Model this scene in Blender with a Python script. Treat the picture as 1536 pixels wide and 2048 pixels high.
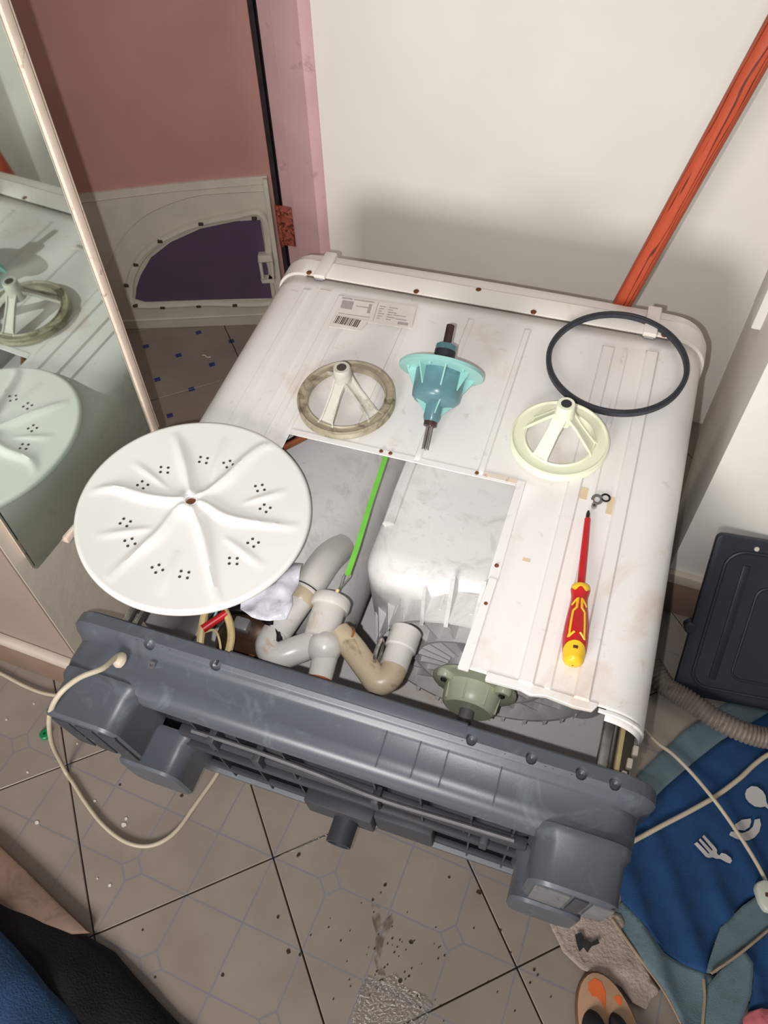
import bpy, bmesh, math, random
from mathutils import Vector, Matrix, noise
random.seed(7)
for o in list(bpy.data.objects):
    bpy.data.objects.remove(o)
scene = bpy.context.scene
COL = scene.collection

# ------------------------------------------------------------------ camera
cam_d = bpy.data.cameras.new('camera')
cam = bpy.data.objects.new('camera', cam_d)
COL.objects.link(cam)
cr = Vector((0.935659, 0.352393, -0.018986)); cu = Vector((-0.264361, 0.735529, 0.623788)); cw = Vector((-0.233783, 0.578634, -0.781363))
cam.matrix_world = Matrix(((cr.x, cu.x, -cw.x, 0), (cr.y, cu.y, -cw.y, 0), (cr.z, cu.z, -cw.z, 1.5047), (0, 0, 0, 1)))
cam_d.sensor_fit = 'VERTICAL'; cam_d.sensor_height = 36.0; cam_d.lens = 26.894
cam_d.clip_start = 0.02
scene.camera = cam

# ------------------------------------------------------------------ world, lamp, exposure
world = bpy.data.worlds.new('world'); scene.world = world
world.use_nodes = True
world.node_tree.nodes['Background'].inputs['Color'].default_value = (1.0, 0.97, 0.94, 1)
world.node_tree.nodes['Background'].inputs['Strength'].default_value = 0.20
flash_d = bpy.data.lights.new('phone_flash', 'SPOT')
flash_d.energy = 44; flash_d.color = (1.0, 0.99, 0.985); flash_d.shadow_soft_size = 0.006
flash_d.spot_size = math.radians(94); flash_d.spot_blend = 1.0
flash = bpy.data.objects.new('phone_flash', flash_d); COL.objects.link(flash)
flash.location = Vector((0, 0, 1.5047)) - cr * 0.045 - cu * 0.02
flash.rotation_euler = (cw + cu * 0.23).to_track_quat('-Z', 'Y').to_euler()
# soft light from the room behind the photographer, low and slightly to the left; its source is unseen
room_d = bpy.data.lights.new('room_light', 'AREA')
room_d.shape = 'RECTANGLE'; room_d.size = 0.7; room_d.size_y = 0.7; room_d.energy = 46; room_d.color = (1.0, 0.965, 0.92)
room = bpy.data.objects.new('room_light', room_d); COL.objects.link(room)
room.location = (-0.45, -1.6, 1.15)
room.rotation_euler = (Vector((-0.2, 1.5, 0.6)) - room.location).to_track_quat('-Z', 'Y').to_euler()
vs = scene.view_settings
vs.view_transform = 'Standard'; vs.look = 'None'; vs.gamma = 1.0; vs.use_curve_mapping = False
vs.exposure = 0.0

# ------------------------------------------------------------------ materials
def lin(c):
    return tuple(((x / 255) / 12.92 if x / 255 <= 0.04045 else ((x / 255 + 0.055) / 1.055) ** 2.4) for x in c) + (1.0,)

def mat(name, col, rough=0.5, metal=0.0, var=0.06, scale=6.0, bump=0.0, bscale=60.0, stains=(), spec=0.5, coat=0.0, trans=0.0, alpha=1.0, emis=None):
    m = bpy.data.materials.new(name); m.use_nodes = True
    nt = m.node_tree; N = nt.nodes; L = nt.links
    b = N['Principled BSDF']
    b.inputs['Roughness'].default_value = rough; b.inputs['Metallic'].default_value = metal
    b.inputs['Specular IOR Level'].default_value = spec
    b.inputs['Coat Weight'].default_value = coat
    b.inputs['Transmission Weight'].default_value = trans
    b.inputs['Alpha'].default_value = alpha
    c = lin(col)
    tc = N.new('ShaderNodeTexCoord')
    out = None
    if var > 0:
        no = N.new('ShaderNodeTexNoise'); no.inputs['Scale'].default_value = scale; no.inputs['Detail'].default_value = 5
        L.new(tc.outputs['Object'], no.inputs['Vector'])
        r = N.new('ShaderNodeValToRGB')
        lo = tuple(x * (1 - var * 1.6) for x in c[:3]) + (1,); hi = tuple(min(1, x * (1 + var)) for x in c[:3]) + (1,)
        r.color_ramp.elements[0].position = 0.3; r.color_ramp.elements[0].color = lo
        r.color_ramp.elements[1].position = 0.7; r.color_ramp.elements[1].color = hi
        L.new(no.outputs['Fac'], r.inputs['Fac']); out = r.outputs['Color']
    else:
        rgb = N.new('ShaderNodeRGB'); rgb.outputs[0].default_value = c; out = rgb.outputs[0]
    for (scol, sscale, lo, hi, amt, dist) in stains:
        no = N.new('ShaderNodeTexNoise'); no.inputs['Scale'].default_value = sscale; no.inputs['Detail'].default_value = 8
        no.inputs['Distortion'].default_value = dist; no.inputs['Roughness'].default_value = 0.65
        L.new(tc.outputs['Object'], no.inputs['Vector'])
        r = N.new('ShaderNodeMapRange'); r.inputs['From Min'].default_value = lo; r.inputs['From Max'].default_value = hi
        r.inputs['To Max'].default_value = amt
        L.new(no.outputs['Fac'], r.inputs['Value'])
        mx = N.new('ShaderNodeMix'); mx.data_type = 'RGBA'
        L.new(r.outputs['Result'], mx.inputs['Factor']); L.new(out, mx.inputs['A']); mx.inputs['B'].default_value = lin(scol)
        out = mx.outputs['Result']
    L.new(out, b.inputs['Base Color'])
    if bump > 0:
        no = N.new('ShaderNodeTexNoise'); no.inputs['Scale'].default_value = bscale; no.inputs['Detail'].default_value = 4
        L.new(tc.outputs['Object'], no.inputs['Vector'])
        bp = N.new('ShaderNodeBump'); bp.inputs['Strength'].default_value = bump; bp.inputs['Distance'].default_value = 0.01
        L.new(no.outputs['Fac'], bp.inputs['Height']); L.new(bp.outputs['Normal'], b.inputs['Normal'])
    return m

M = {}
M['wall'] = mat('wall_paint', (240, 236, 229), 0.6, var=0.03, scale=3, bump=0.08, bscale=25)
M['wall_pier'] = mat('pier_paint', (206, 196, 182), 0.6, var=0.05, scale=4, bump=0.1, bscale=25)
M['wall_shaded'] = mat('shaded_wall_paint', (158, 140, 128), 0.6, var=0.05, scale=4, bump=0.1, bscale=25)  # darker wall tone, the shade on the pier front put into the colour
M['skirt_low'] = mat('skirting_tile', (140, 116, 100), 0.45, var=0.08, scale=9)
M['skirt_top'] = mat('skirting_cap', (214, 200, 186), 0.5, var=0.06, scale=20)
M['grout'] = mat('grout', (52, 42, 36), 0.8, var=0.1, scale=20)
M['pink_door'] = mat('pink_door_paint', (214, 160, 151), 0.55, var=0.05, scale=5, bump=0.05, bscale=120)
M['pink_frame'] = mat('pink_frame_paint', (226, 184, 188), 0.5, var=0.06, scale=7, stains=(((150, 105, 105), 14, 0.62, 0.7, 0.5, 0.4),))
M['dark_gap'] = mat('door_gap_shade', (52, 44, 42), 0.8, var=0.3, scale=25)  # near-black brown, the shade of the door gap put into the colour
M['rust_hinge'] = mat('painted_rusty_hinge', (182, 96, 78), 0.6, var=0.2, scale=60, stains=(((84, 30, 20), 70, 0.5, 0.56, 0.9, 1.0),), bump=0.3, bscale=90)
M['mirror'] = mat('mirror_silver', (212, 224, 217), 0.03, 1.0, var=0.03, scale=9, stains=(((170, 182, 172), 6, 0.55, 0.75, 0.6, 0.6),))
M['mirror_frame'] = mat('mirror_frame_paint', (226, 206, 190), 0.5, var=0.05, scale=30, stains=(((150, 80, 76), 40, 0.62, 0.66, 0.5, 0.4),))
M['white_metal'] = mat('white_enamel', (238, 234, 231), 0.32, var=0.02, scale=5,
                       stains=(((208, 176, 146), 7, 0.57, 0.76, 0.55, 0.8), ((176, 156, 142), 38, 0.62, 0.72, 0.4, 0.5)))
M['white_lid'] = mat('aged_white_plastic', (236, 230, 222), 0.38, var=0.03, scale=6, stains=(((206, 178, 146), 9, 0.6, 0.8, 0.45, 0.8),))
M['white_plastic'] = mat('white_plastic', (236, 234, 230), 0.28, var=0.015, scale=5, stains=(((214, 196, 178), 10, 0.66, 0.8, 0.35, 0.5),))
M['tub'] = mat('tub_plastic', (216, 213, 211), 0.4, var=0.04, scale=5, stains=(((158, 152, 148), 11, 0.50, 0.72, 0.45, 2.2), ((136, 128, 124), 48, 0.60, 0.70, 0.32, 2.5)))
M['tape'] = mat('old_tape_residue', (224, 200, 168), 0.5, var=0.05, scale=60)
M['rusty_white'] = mat('rust_marked_enamel', (226, 212, 198), 0.45, var=0.05, scale=30, stains=(((170, 112, 78), 60, 0.55, 0.66, 0.7, 1.0),))
M['rust'] = mat('rust_screw', (126, 72, 42), 0.7, 0.3, var=0.25, scale=150)
M['grey_base'] = mat('grey_base_plastic', (84, 89, 97), 0.34, var=0.05, scale=5,
                     stains=(((132, 142, 150), 14, 0.55, 0.75, 0.4, 1.2), ((70, 66, 64), 20, 0.62, 0.74, 0.5, 0.8)), bump=0.012, bscale=300)
M['grey_dark'] = mat('grey_underside_shade', (62, 64, 70), 0.5, var=0.08, scale=9, stains=(((60, 50, 46), 18, 0.55, 0.7, 0.7, 0.8), ((160, 158, 156), 26, 0.66, 0.72, 0.4, 1.5)))  # darker copy of the base grey, cavity shade in the colour, plus grime
M['grey_deck'] = mat('grey_inner_deck', (150, 150, 150), 0.5, var=0.06, scale=9, stains=(((80, 76, 74), 30, 0.62, 0.7, 0.5, 0.5),))
M['foot_pad'] = mat('worn_foot_pad', (116, 117, 118), 0.6, var=0.1, scale=30, stains=(((70, 64, 60), 40, 0.55, 0.7, 0.6, 0.8),))
M['pipe_white'] = mat('pvc_white', (206, 202, 197), 0.3, var=0.04, scale=12, stains=(((176, 128, 66), 22, 0.60, 0.74, 0.7, 0.8),))
M['pipe_tan'] = mat('pvc_stained', (190, 172, 146), 0.35, var=0.08, scale=14, stains=(((120, 92, 56), 24, 0.56, 0.7, 0.8, 1.0),))
M['rust_orange'] = mat('rust_deposit', (150, 82, 30), 0.6, var=0.3, scale=70)
M['black_rubber'] = mat('black_rubber', (44, 45, 50), 0.55, var=0.15, scale=60)
M['belt'] = mat('belt_rubber', (54, 57, 66), 0.6, var=0.12, scale=80)
M['black_gloss'] = mat('black_gloss', (20, 18, 18), 0.2, var=0.1)
M['motor'] = mat('motor_brown_metal', (92, 70, 56), 0.35, 0.6, var=0.2, scale=30)
M['gear_green'] = mat('gearbox_green', (200, 206, 178), 0.35, var=0.05, scale=15)
M['steel_grey'] = mat('steel_grey', (112, 110, 112), 0.4, 0.2, var=0.1, scale=40)
M['green_strap'] = mat('green_strap', (112, 190, 70), 0.4, var=0.06, scale=40)
M['tan_wire'] = mat('tan_wire', (206, 184, 132), 0.5, var=0.08, scale=40)
M['red_wire'] = mat('red_sleeve', (178, 28, 32), 0.35, var=0.1, scale=40)
M['brown_wire'] = mat('brown_wire', (130, 70, 38), 0.4, var=0.2, scale=60)
M['blue_wire'] = mat('pale_blue_wire', (160, 200, 210), 0.4)
M['bag'] = mat('clear_plastic_bag', (214, 214, 222), 0.18, var=0.05, scale=20, spec=0.8, alpha=0.82, bump=0.3, bscale=40)
M['teal'] = mat('teal_plastic', (150, 200, 194), 0.3, var=0.05, scale=20)
M['teal_dark'] = mat('teal_greasy_plastic', (92, 132, 140), 0.3, var=0.14, scale=25, stains=(((80, 96, 92), 26, 0.55, 0.7, 0.6, 0.8),))
M['steel_brown'] = mat('oily_steel', (94, 76, 70), 0.35, 0.7, var=0.2, scale=80)
M['steel'] = mat('bright_steel', (190, 186, 182), 0.25, 0.9, var=0.1, scale=60)
M['old_pulley'] = mat('old_pulley_plastic', (206, 202, 190), 0.38, var=0.06, scale=20, stains=(((120, 108, 84), 20, 0.5, 0.7, 0.75, 0.8),))
M['old_rim'] = mat('grimy_pulley_rim', (168, 158, 134), 0.42, var=0.12, scale=30, stains=(((84, 74, 58), 28, 0.52, 0.66, 0.8, 0.8),))
M['new_pulley'] = mat('ivory_nylon', (236, 236, 210), 0.35, var=0.02, scale=10)
M['sd_red'] = mat('screwdriver_red', (196, 30, 34), 0.4, var=0.04)
M['sd_yellow'] = mat('screwdriver_yellow', (240, 196, 40), 0.4, var=0.05, scale=40)
M['pole'] = mat('orange_wood_pole', (196, 84, 52), 0.45, var=0.08, scale=10)
M['panel_cream'] = mat('cream_panel_plastic', (220, 214, 198), 0.5, var=0.05, scale=12)
M['purple'] = mat('purple_film', (96, 78, 104), 0.5, var=0.06, scale=10)
M['tray'] = mat('black_tray_plastic', (42, 46, 56), 0.42, var=0.12, scale=12, stains=(((92, 98, 108), 22, 0.64, 0.76, 0.4, 1.5),))
M['hose'] = mat('dirty_hose', (128, 118, 110), 0.45, var=0.15, scale=40, stains=(((80, 62, 50), 40, 0.55, 0.68, 0.6, 0.8),))
M['cord'] = mat('cord_cream', (200, 186, 164), 0.45, var=0.06, scale=30)
M['plug'] = mat('plug_white', (206, 208, 196), 0.4, var=0.05, scale=40)
M['brass'] = mat('rusty_pin_holes', (96, 60, 40), 0.5, 0.3, var=0.2, scale=100)
M['cloth_blue'] = mat('blue_cloth', (20, 66, 114), 0.85, var=0.1, scale=14, bump=0.25, bscale=500)
M['cloth_pale'] = mat('grey_blue_cloth', (100, 120, 130), 0.85, var=0.08, scale=12, bump=0.25, bscale=500, stains=(((86, 84, 78), 12, 0.58, 0.7, 0.5, 0.6),))
M['cloth_hem'] = mat('cloth_hem', (160, 140, 120), 0.85, var=0.1, scale=30)
M['print'] = mat('cloth_print', (196, 192, 190), 0.8, var=0.04)
M['rag'] = mat('dirty_rag', (176, 160, 150), 0.9, var=0.12, scale=14, bump=0.4, bscale=160, stains=(((70, 62, 58), 10, 0.56, 0.68, 0.7, 1.5),))
M['rag_stain'] = mat('oily_stain', (42, 44, 42), 0.9, var=0.3, scale=60)
M['sole'] = mat('slipper_insole', (190, 150, 120), 0.7, var=0.06, scale=20)
M['sole_edge'] = mat('slipper_edge', (120, 84, 62), 0.7, var=0.06, scale=20)
M['orange_print'] = mat('orange_print', (222, 106, 50), 0.7, var=0.06, scale=30)
M['sock'] = mat('black_strap', (32, 31, 36), 0.75, var=0.1, scale=30)
M['denim'] = mat('blue_denim', (44, 78, 118), 0.9, var=0.22, scale=9, bump=0.3, bscale=300)
M['navy'] = mat('navy_black_fabric', (16, 17, 24), 0.9, var=0.3, scale=8, bump=0.3, bscale=300)
M['wood'] = mat('worn_brown_wood', (140, 114, 98), 0.6, var=0.12, scale=10, stains=(((82, 56, 44), 12, 0.54, 0.7, 0.6, 1.0),))
M['green_cap'] = mat('green_plastic', (10, 128, 74), 0.4, var=0.1, scale=60)
M['pink_cloth'] = mat('pink_cloth', (206, 110, 116), 0.8, var=0.2, scale=30)
M['label'] = mat('sticker_paper', (232, 224, 218), 0.5, var=0.03, scale=40)
M['label_print'] = mat('faded_print', (176, 168, 168), 0.6, var=0.1, scale=120)
M['ink'] = mat('barcode_ink', (74, 64, 58), 0.6, var=0.1, scale=120)
M['hole'] = mat('dark_hole', (70, 62, 54), 0.7, var=0.1)
M['debris'] = mat('dark_debris', (54, 44, 36), 0.8, var=0.3, scale=200)
M['chip'] = mat('white_chip', (226, 220, 210), 0.7, var=0.05)
M['scuff'] = mat('grime', (112, 100, 90), 0.7, var=0.2, scale=40)

def tile_material(name, blue):
    m = bpy.data.materials.new(name); m.use_nodes = True
    nt = m.node_tree; N = nt.nodes; L = nt.links; b = N['Principled BSDF']
    b.inputs['Roughness'].default_value = 0.38
    tc = N.new('ShaderNodeTexCoord'); sp = N.new('ShaderNodeSeparateXYZ'); L.new(tc.outputs['Object'], sp.inputs[0])
    def mt(op, a, bb=None, c=None):
        n = N.new('ShaderNodeMath'); n.operation = op
        for i, v in enumerate((a, bb, c)):
            if v is None: continue
            if isinstance(v, (int, float)): n.inputs[i].default_value = v
            else: L.new(v, n.inputs[i])
        return n.outputs[0]
    x = mt('MULTIPLY_ADD', sp.outputs['X'], 1 / 0.33, 0.5); y = mt('MULTIPLY_ADD', sp.outputs['Y'], 1 / 0.33, 0.5)
    wob = N.new('ShaderNodeTexNoise'); wob.inputs['Scale'].default_value = 30; L.new(tc.outputs['Object'], wob.inputs['Vector'])
    p = mt('MULTIPLY', mt('ADD', x, y), 2.0); q = mt('MULTIPLY', mt('SUBTRACT', x, y), 2.0)
    def fd(t): return mt('ABSOLUTE', mt('SUBTRACT', mt('FRACT', mt('ADD', t, 0.5)), 0.5))
    dp, dq = fd(p), fd(q)
    wd = mt('MULTIPLY_ADD', wob.outputs['Fac'], 0.022, 0.004)
    line = mt('MAXIMUM', mt('LESS_THAN', dp, wd), mt('LESS_THAN', dq, wd))
    def sq(cx, cy): return mt('MAXIMUM', mt('ABSOLUTE', mt('SUBTRACT', x, cx)), mt('ABSOLUTE', mt('SUBTRACT', y, cy)))
    d = mt('MINIMUM', sq(0.25, 0.25), sq(0.75, 0.75))
    inside = mt('LESS_THAN', d, 0.045); ring = mt('LESS_THAN', mt('ABSOLUTE', mt('SUBTRACT', d, 0.047)), 0.006)
    line = mt('MAXIMUM', mt('MULTIPLY', line, mt('SUBTRACT', 1.0, inside)), ring)
    no = N.new('ShaderNodeTexNoise'); no.inputs['Scale'].default_value = 7; no.inputs['Detail'].default_value = 6
    L.new(tc.outputs['Object'], no.inputs['Vector'])
    rp = N.new('ShaderNodeValToRGB'); rp.color_ramp.elements[0].position = 0.3; rp.color_ramp.elements[1].position = 0.7
    rp.color_ramp.elements[0].color = lin((142, 130, 120)); rp.color_ramp.elements[1].color = lin((156, 145, 135))
    L.new(no.outputs['Fac'], rp.inputs['Fac'])
    mx = N.new('ShaderNodeMix'); mx.data_type = 'RGBA'
    L.new(mt('MULTIPLY', line, 0.8 if not blue else 0.3), mx.inputs['Factor']); L.new(rp.outputs['Color'], mx.inputs['A'])
    mx.inputs['B'].default_value = lin((130, 128, 134)); out = mx.outputs['Result']
    if blue:
        dm = mt('LESS_THAN', mt('ADD', dp, dq), 0.105)
        m2 = N.new('ShaderNodeMix'); m2.data_type = 'RGBA'
        L.new(dm, m2.inputs['Factor']); L.new(out, m2.inputs['A']); m2.inputs['B'].default_value = lin((48, 60, 118)); out = m2.outputs['Result']
    L.new(out, b.inputs['Base Color'])
    bp = N.new('ShaderNodeBump'); bp.inputs['Strength'].default_value = 0.15; bp.inputs['Distance'].default_value = 0.002; bp.invert = True
    L.new(line, bp.inputs['Height']); L.new(bp.outputs['Normal'], b.inputs['Normal'])
    return m
M['tile'] = tile_material('floor_tile', False)
M['tile_blue'] = tile_material('floor_tile_blue_diamonds', True)

# ------------------------------------------------------------------ mesh helpers
def basis(ax):
    ax = Vector(ax).normalized()
    t = Vector((0, 0, 1)) if abs(ax.z) < 0.9 else Vector((1, 0, 0))
    e1 = ax.cross(t).normalized(); e2 = ax.cross(e1).normalized()
    return e1, e2, ax

def smooth_path(pts, k=6, closed=False):
    P = [Vector(p) for p in pts]; out = []
    n = len(P)
    rng = range(n if closed else n - 1)
    for i in rng:
        if closed: p0, p1, p2, p3 = P[(i - 1) % n], P[i], P[(i + 1) % n], P[(i + 2) % n]
        else: p0, p1, p2, p3 = P[max(i - 1, 0)], P[i], P[i + 1], P[min(i + 2, n - 1)]
        for j in range(k):
            t = j / k
            out.append(0.5 * ((2 * p1) + (-p0 + p2) * t + (2 * p0 - 5 * p1 + 4 * p2 - p3) * t * t + (-p0 + 3 * p1 - 3 * p2 + p3) * t ** 3))
    if not closed: out.append(P[-1])
    return out

class MB:
    def __init__(s): s.v = []; s.f = []
    def add(s, vs, fs):
        o = len(s.v); s.v += [tuple(v) for v in vs]; s.f += [tuple(i + o for i in f) for f in fs]; return s
    def box(s, x0, x1, y0, y1, z0, z1):
        return s.add([(x0, y0, z0), (x1, y0, z0), (x1, y1, z0), (x0, y1, z0), (x0, y0, z1), (x1, y0, z1), (x1, y1, z1), (x0, y1, z1)],
                     [(0, 3, 2, 1), (4, 5, 6, 7), (0, 1, 5, 4), (1, 2, 6, 5), (2, 3, 7, 6), (3, 0, 4, 7)])
    def prism(s, pts, z0, z1):
        n = len(pts)
        area = sum(pts[i][0] * pts[(i + 1) % n][1] - pts[(i + 1) % n][0] * pts[i][1] for i in range(n))
        if area < 0: pts = pts[::-1]
        return s.add([(x, y, z0) for x, y in pts] + [(x, y, z1) for x, y in pts],
                     [tuple(range(n))[::-1], tuple(range(n, 2 * n))] + [(i, (i + 1) % n, n + (i + 1) % n, n + i) for i in range(n)])
    def lathe(s, prof, org=(0, 0, 0), axis=(0, 0, 1), seg=32, cap=True):
        e1, e2, ax = basis(axis); org = Vector(org); vs = []; fs = []
        for r, z in prof:
            for k in range(seg):
                a = 2 * math.pi * k / seg
                vs.append(org + ax * z + e1 * (r * math.cos(a)) + e2 * (r * math.sin(a)))
        m = len(prof)
        for i in range(m - 1):
            for k in range(seg):
                k2 = (k + 1) % seg
                fs.append((i * seg + k, i * seg + k2, (i + 1) * seg + k2, (i + 1) * seg + k))
        if cap:
            if prof[0][0] > 1e-6: fs.append(tuple(range(seg))[::-1])
            if prof[-1][0] > 1e-6: fs.append(tuple(range((m - 1) * seg, m * seg)))
        return s.add(vs, fs)
    def cyl(s, p0, p1, r0, r1=None, seg=20):
        p0 = Vector(p0); p1 = Vector(p1)
        return s.lathe([(r0, 0), (r0 if r1 is None else r1, (p1 - p0).length)], p0, p1 - p0, seg)
    def tube(s, pts, r, seg=10, closed=False, rfun=None):
        P = [Vector(p) for p in pts]; n = len(P); vs = []; fs = []
        prev = None
        for i in range(n):
            if closed: t = P[(i + 1) % n] - P[(i - 1) % n]
            else: t = P[min(i + 1, n - 1)] - P[max(i - 1, 0)]
            t.normalize()
            if prev is None: e1, e2, _ = basis(t)
            else:
                e1 = (prev - t * prev.dot(t)).normalized(); e2 = t.cross(e1)
            prev = e1
            rr = r if rfun is None else rfun(i)
            for k in range(seg):
                a = 2 * math.pi * k / seg
                vs.append(P[i] + e1 * (rr * math.cos(a)) + e2 * (rr * math.sin(a)))
        for i in range(n if closed else n - 1):
            j = (i + 1) % n
            for k in range(seg):
                k2 = (k + 1) % seg
                fs.append((i * seg + k, i * seg + k2, j * seg + k2, j * seg + k))
        if not closed:
            fs.append(tuple(range(seg))[::-1]); fs.append(tuple(range((n - 1) * seg, n * seg)))
        return s.add(vs, fs)
    def xf(s, mtx):
        s.v = [tuple(mtx @ Vector(v)) for v in s.v]; return s
    def build(s, name, m, parent=None, bevel=0.0, bseg=2, smooth=40, loc=None):
        me = bpy.data.meshes.new(name)
        bm = bmesh.new()
        bv = [bm.verts.new(v) for v in s.v]
        for f in s.f:
            try: bm.faces.new([bv[i] for i in f])
            except ValueError: pass
        bmesh.ops.remove_doubles(bm, verts=bm.verts, dist=1e-6)
        bmesh.ops.recalc_face_normals(bm, faces=bm.faces)
        if bevel > 0:
            es = [e for e in bm.edges if len(e.link_faces) == 2 and e.calc_face_angle(0) > 0.5]
            bmesh.ops.bevel(bm, geom=es, offset=bevel, segments=bseg, profile=0.5, affect='EDGES', clamp_overlap=True)
        bm.to_mesh(me); bm.free()
        mats = m if isinstance(m, (list, tuple)) else [m]
        for k in mats: me.materials.append(k)
        if smooth:
            me.shade_smooth() if hasattr(me, 'shade_smooth') else None
            me.set_sharp_from_angle(angle=math.radians(smooth))
        o = bpy.data.objects.new(name, me); COL.objects.link(o)
        if parent is not None: o.parent = parent
        if loc is not None: o.location = loc
        return o

def tag(o, label, cat, group=None, kind=None):
    if label: o['label'] = label
    if cat: o['category'] = cat
    if group: o['group'] = group
    if kind: o['kind'] = kind
    return o
def struct(o, label=None):
    o['kind'] = 'structure'
    if label: o['label'] = label
    return o
def thing(name, label, cat, mtx=None, group=None):
    o = bpy.data.objects.new(name, None); COL.objects.link(o); o.empty_display_size = 0.05
    if mtx is not None: o.matrix_world = mtx
    return tag(o, label, cat, group)
def recentre(o):
    """move the origin of a one-mesh thing to its base centre"""
    me = o.data
    xs = [v.co for v in me.vertices]
    c = Vector(((min(v.x for v in xs) + max(v.x for v in xs)) / 2, (min(v.y for v in xs) + max(v.y for v in xs)) / 2, min(v.z for v in xs)))
    me.transform(Matrix.Translation(-c)); o.matrix_world = o.matrix_world @ Matrix.Translation(c)
    return o
def patch(name, outline, z, m, parent=None, amp=0.003, sc=12, cuts=3, thick=0.0015, seed=0, zfun=None):
    bm = bmesh.new()
    vs = [bm.verts.new((x, y, 0)) for x, y in outline]
    es = [bm.edges.new((vs[i], vs[(i + 1) % len(vs)])) for i in range(len(vs))]
    bmesh.ops.triangle_fill(bm, edges=es, use_beauty=True, use_dissolve=False)
    for _ in range(cuts):
        bmesh.ops.subdivide_edges(bm, edges=[e for e in bm.edges if e.calc_length() > 0.012], cuts=1)
        bmesh.ops.triangulate(bm, faces=bm.faces)
    bmesh.ops.recalc_face_normals(bm, faces=bm.faces)
    if sum(f.normal.z for f in bm.faces) < 0: bmesh.ops.reverse_faces(bm, faces=bm.faces)
    for v in bm.verts:
        n1 = noise.noise(Vector((v.co.x * sc + seed, v.co.y * sc, seed))) + 0.5 * noise.noise(Vector((v.co.x * sc * 2.3, v.co.y * sc * 2.3 + seed, 3)))
        v.co.z = z + amp * (n1 + 1.0) + (zfun(v.co.x, v.co.y) if zfun else 0)
    me = bpy.data.meshes.new(name); bm.to_mesh(me); bm.free()
    me.materials.append(m); me.shade_smooth()
    o = bpy.data.objects.new(name, me); COL.objects.link(o)
    if parent is not None: o.parent = parent
    if thick:
        md = o.modifiers.new('thickness', 'SOLIDIFY'); md.thickness = thick; md.offset = -1
    return o

# ------------------------------------------------------------------ setting
floor = struct(MB().box(-2.2, 1.6, -0.9, 2.3, -0.03, -0.003).build('floor', M['grout'], smooth=0))
TA = Vector((0.729, 0.685, 0)).normalized(); TB = Vector((TA.y, -TA.x, 0)); TO = Vector((-0.821, 0.292, 0))
def tile_mesh(name, m):
    mb = MB(); h = 0.1638
    mb.box(-h, h, -h, h, -0.0075, 0.0)
    o = mb.build(name, m, bevel=0.0012, bseg=1, smooth=30)
    return o
tm = {False: tile_mesh('tile', M['tile']), True: tile_mesh('tile', M['tile_blue'])}
used = {False: False, True: False}
rot_known = {(0, 0): 1, (1, 1): 0, (0, 1): 0, (-1, -1): 0, (1, 0): 0, (2, 1): 1, (2, 2): 1}
for i in range(-9, 10):
    for j in range(-9, 10):
        c = TO + 0.33 * ((i + 0.5) * TA + (j + 0.5) * TB)
        if not (-1.95 < c.x < 1.05 and -0.55 < c.y < 2.05): continue
        if c.x > 0.45 and c.y > 1.3: continue
        if -0.55 < c.x < -0.05 and 0.8 < c.y < 1.15: continue
        bl = c.x < -0.93 and c.y > 1.0
        if used[bl]:
            o = tm[bl].copy(); COL.objects.link(o)
        else:
            o = tm[bl]; used[bl] = True
        k = rot_known.get((i, j), random.choice((0, 1)))
        ang = math.atan2(TA.y, TA.x) + math.pi / 2 * k
        # local axes: x along TA, y along TB mirrored is equivalent for this pattern up to a quarter turn
        ang += math.pi / 2
        o.parent = floor; o.location = (c.x, c.y, 0); o.rotation_euler = (0, 0, ang)

def wall(name, pts, z0, z1, m): return struct(MB().prism(pts, z0, z1).build(name, m, smooth=0))
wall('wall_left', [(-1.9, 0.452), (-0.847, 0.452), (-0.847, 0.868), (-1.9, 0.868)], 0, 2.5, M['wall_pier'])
wall('wall_right', [(0.22, 1.073), (1.6, 1.073), (1.6, 1.9), (0.262, 1.9), (0.262, 1.70)], 0, 2.5, M['wall'])
wall('wall_back', [(-0.825, 1.70), (0.262, 1.70), (0.262, 1.86), (-0.825, 1.86)], 0, 2.5, M['wall'])
wall('wall_left_front', [(-1.9, 0.449), (-0.849, 0.449), (-0.849, 0.452), (-1.9, 0.452)], 0, 2.5, M['wall_shaded'])  # thin sheet added over the pier front to carry the painted shade
def skirting(name, x0, x1, y):
    o = struct(MB().box(x0, x1, y - 0.012, y, 0, 0.112).build(name, M['skirt_low'], bevel=0.002, smooth=30))
    MB().box(x0, x1, y - 0.016, y, 0.112, 0.143).build('skirting_cap', M['skirt_top'], o, bevel=0.004, smooth=30)
    return o
skirting('baseboard_left', -1.9, -0.847, 0.449)
skirting('baseboard_right', 0.22, 1.6, 1.073)

# door frame, door leaf, hinge
fr = struct(MB().prism([(-0.966, 1.72), (-0.925, 1.72), (-0.92, 1.695), (-0.855, 1.685), (-0.842, 1.676), (-0.832, 1.682), (-0.822, 1.698), (-0.822, 1.85), (-0.966, 1.85)], 0, 2.2).build('trim_1', M['pink_frame'], bevel=0.003, smooth=30))
MB().box(-1.03, -0.966, 1.80, 1.83, 0, 2.2).build('gap_backing', M['dark_gap'], fr, smooth=0)  # dark backing added so no ambient light shows through the gap
DD = Vector((0.924, 0.383, 0)).normalized(); DN = Vector((DD.y, -DD.x, 0))   # DN points to the viewer
def door_mtx(org): return Matrix(((DD.x, DN.x, 0, org.x), (DD.y, DN.y, 0, org.y), (0, 0, 1, org.z), (0, 0, 0, 1)))
HP = Vector((-1.004, 1.748, 0))
door = struct(MB().box(-0.85, 0, -0.04, 0, 0.012, 2.1).build('door_1', M['pink_door'], bevel=0.002, smooth=30))
door.matrix_world = door_mtx(HP)
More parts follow.
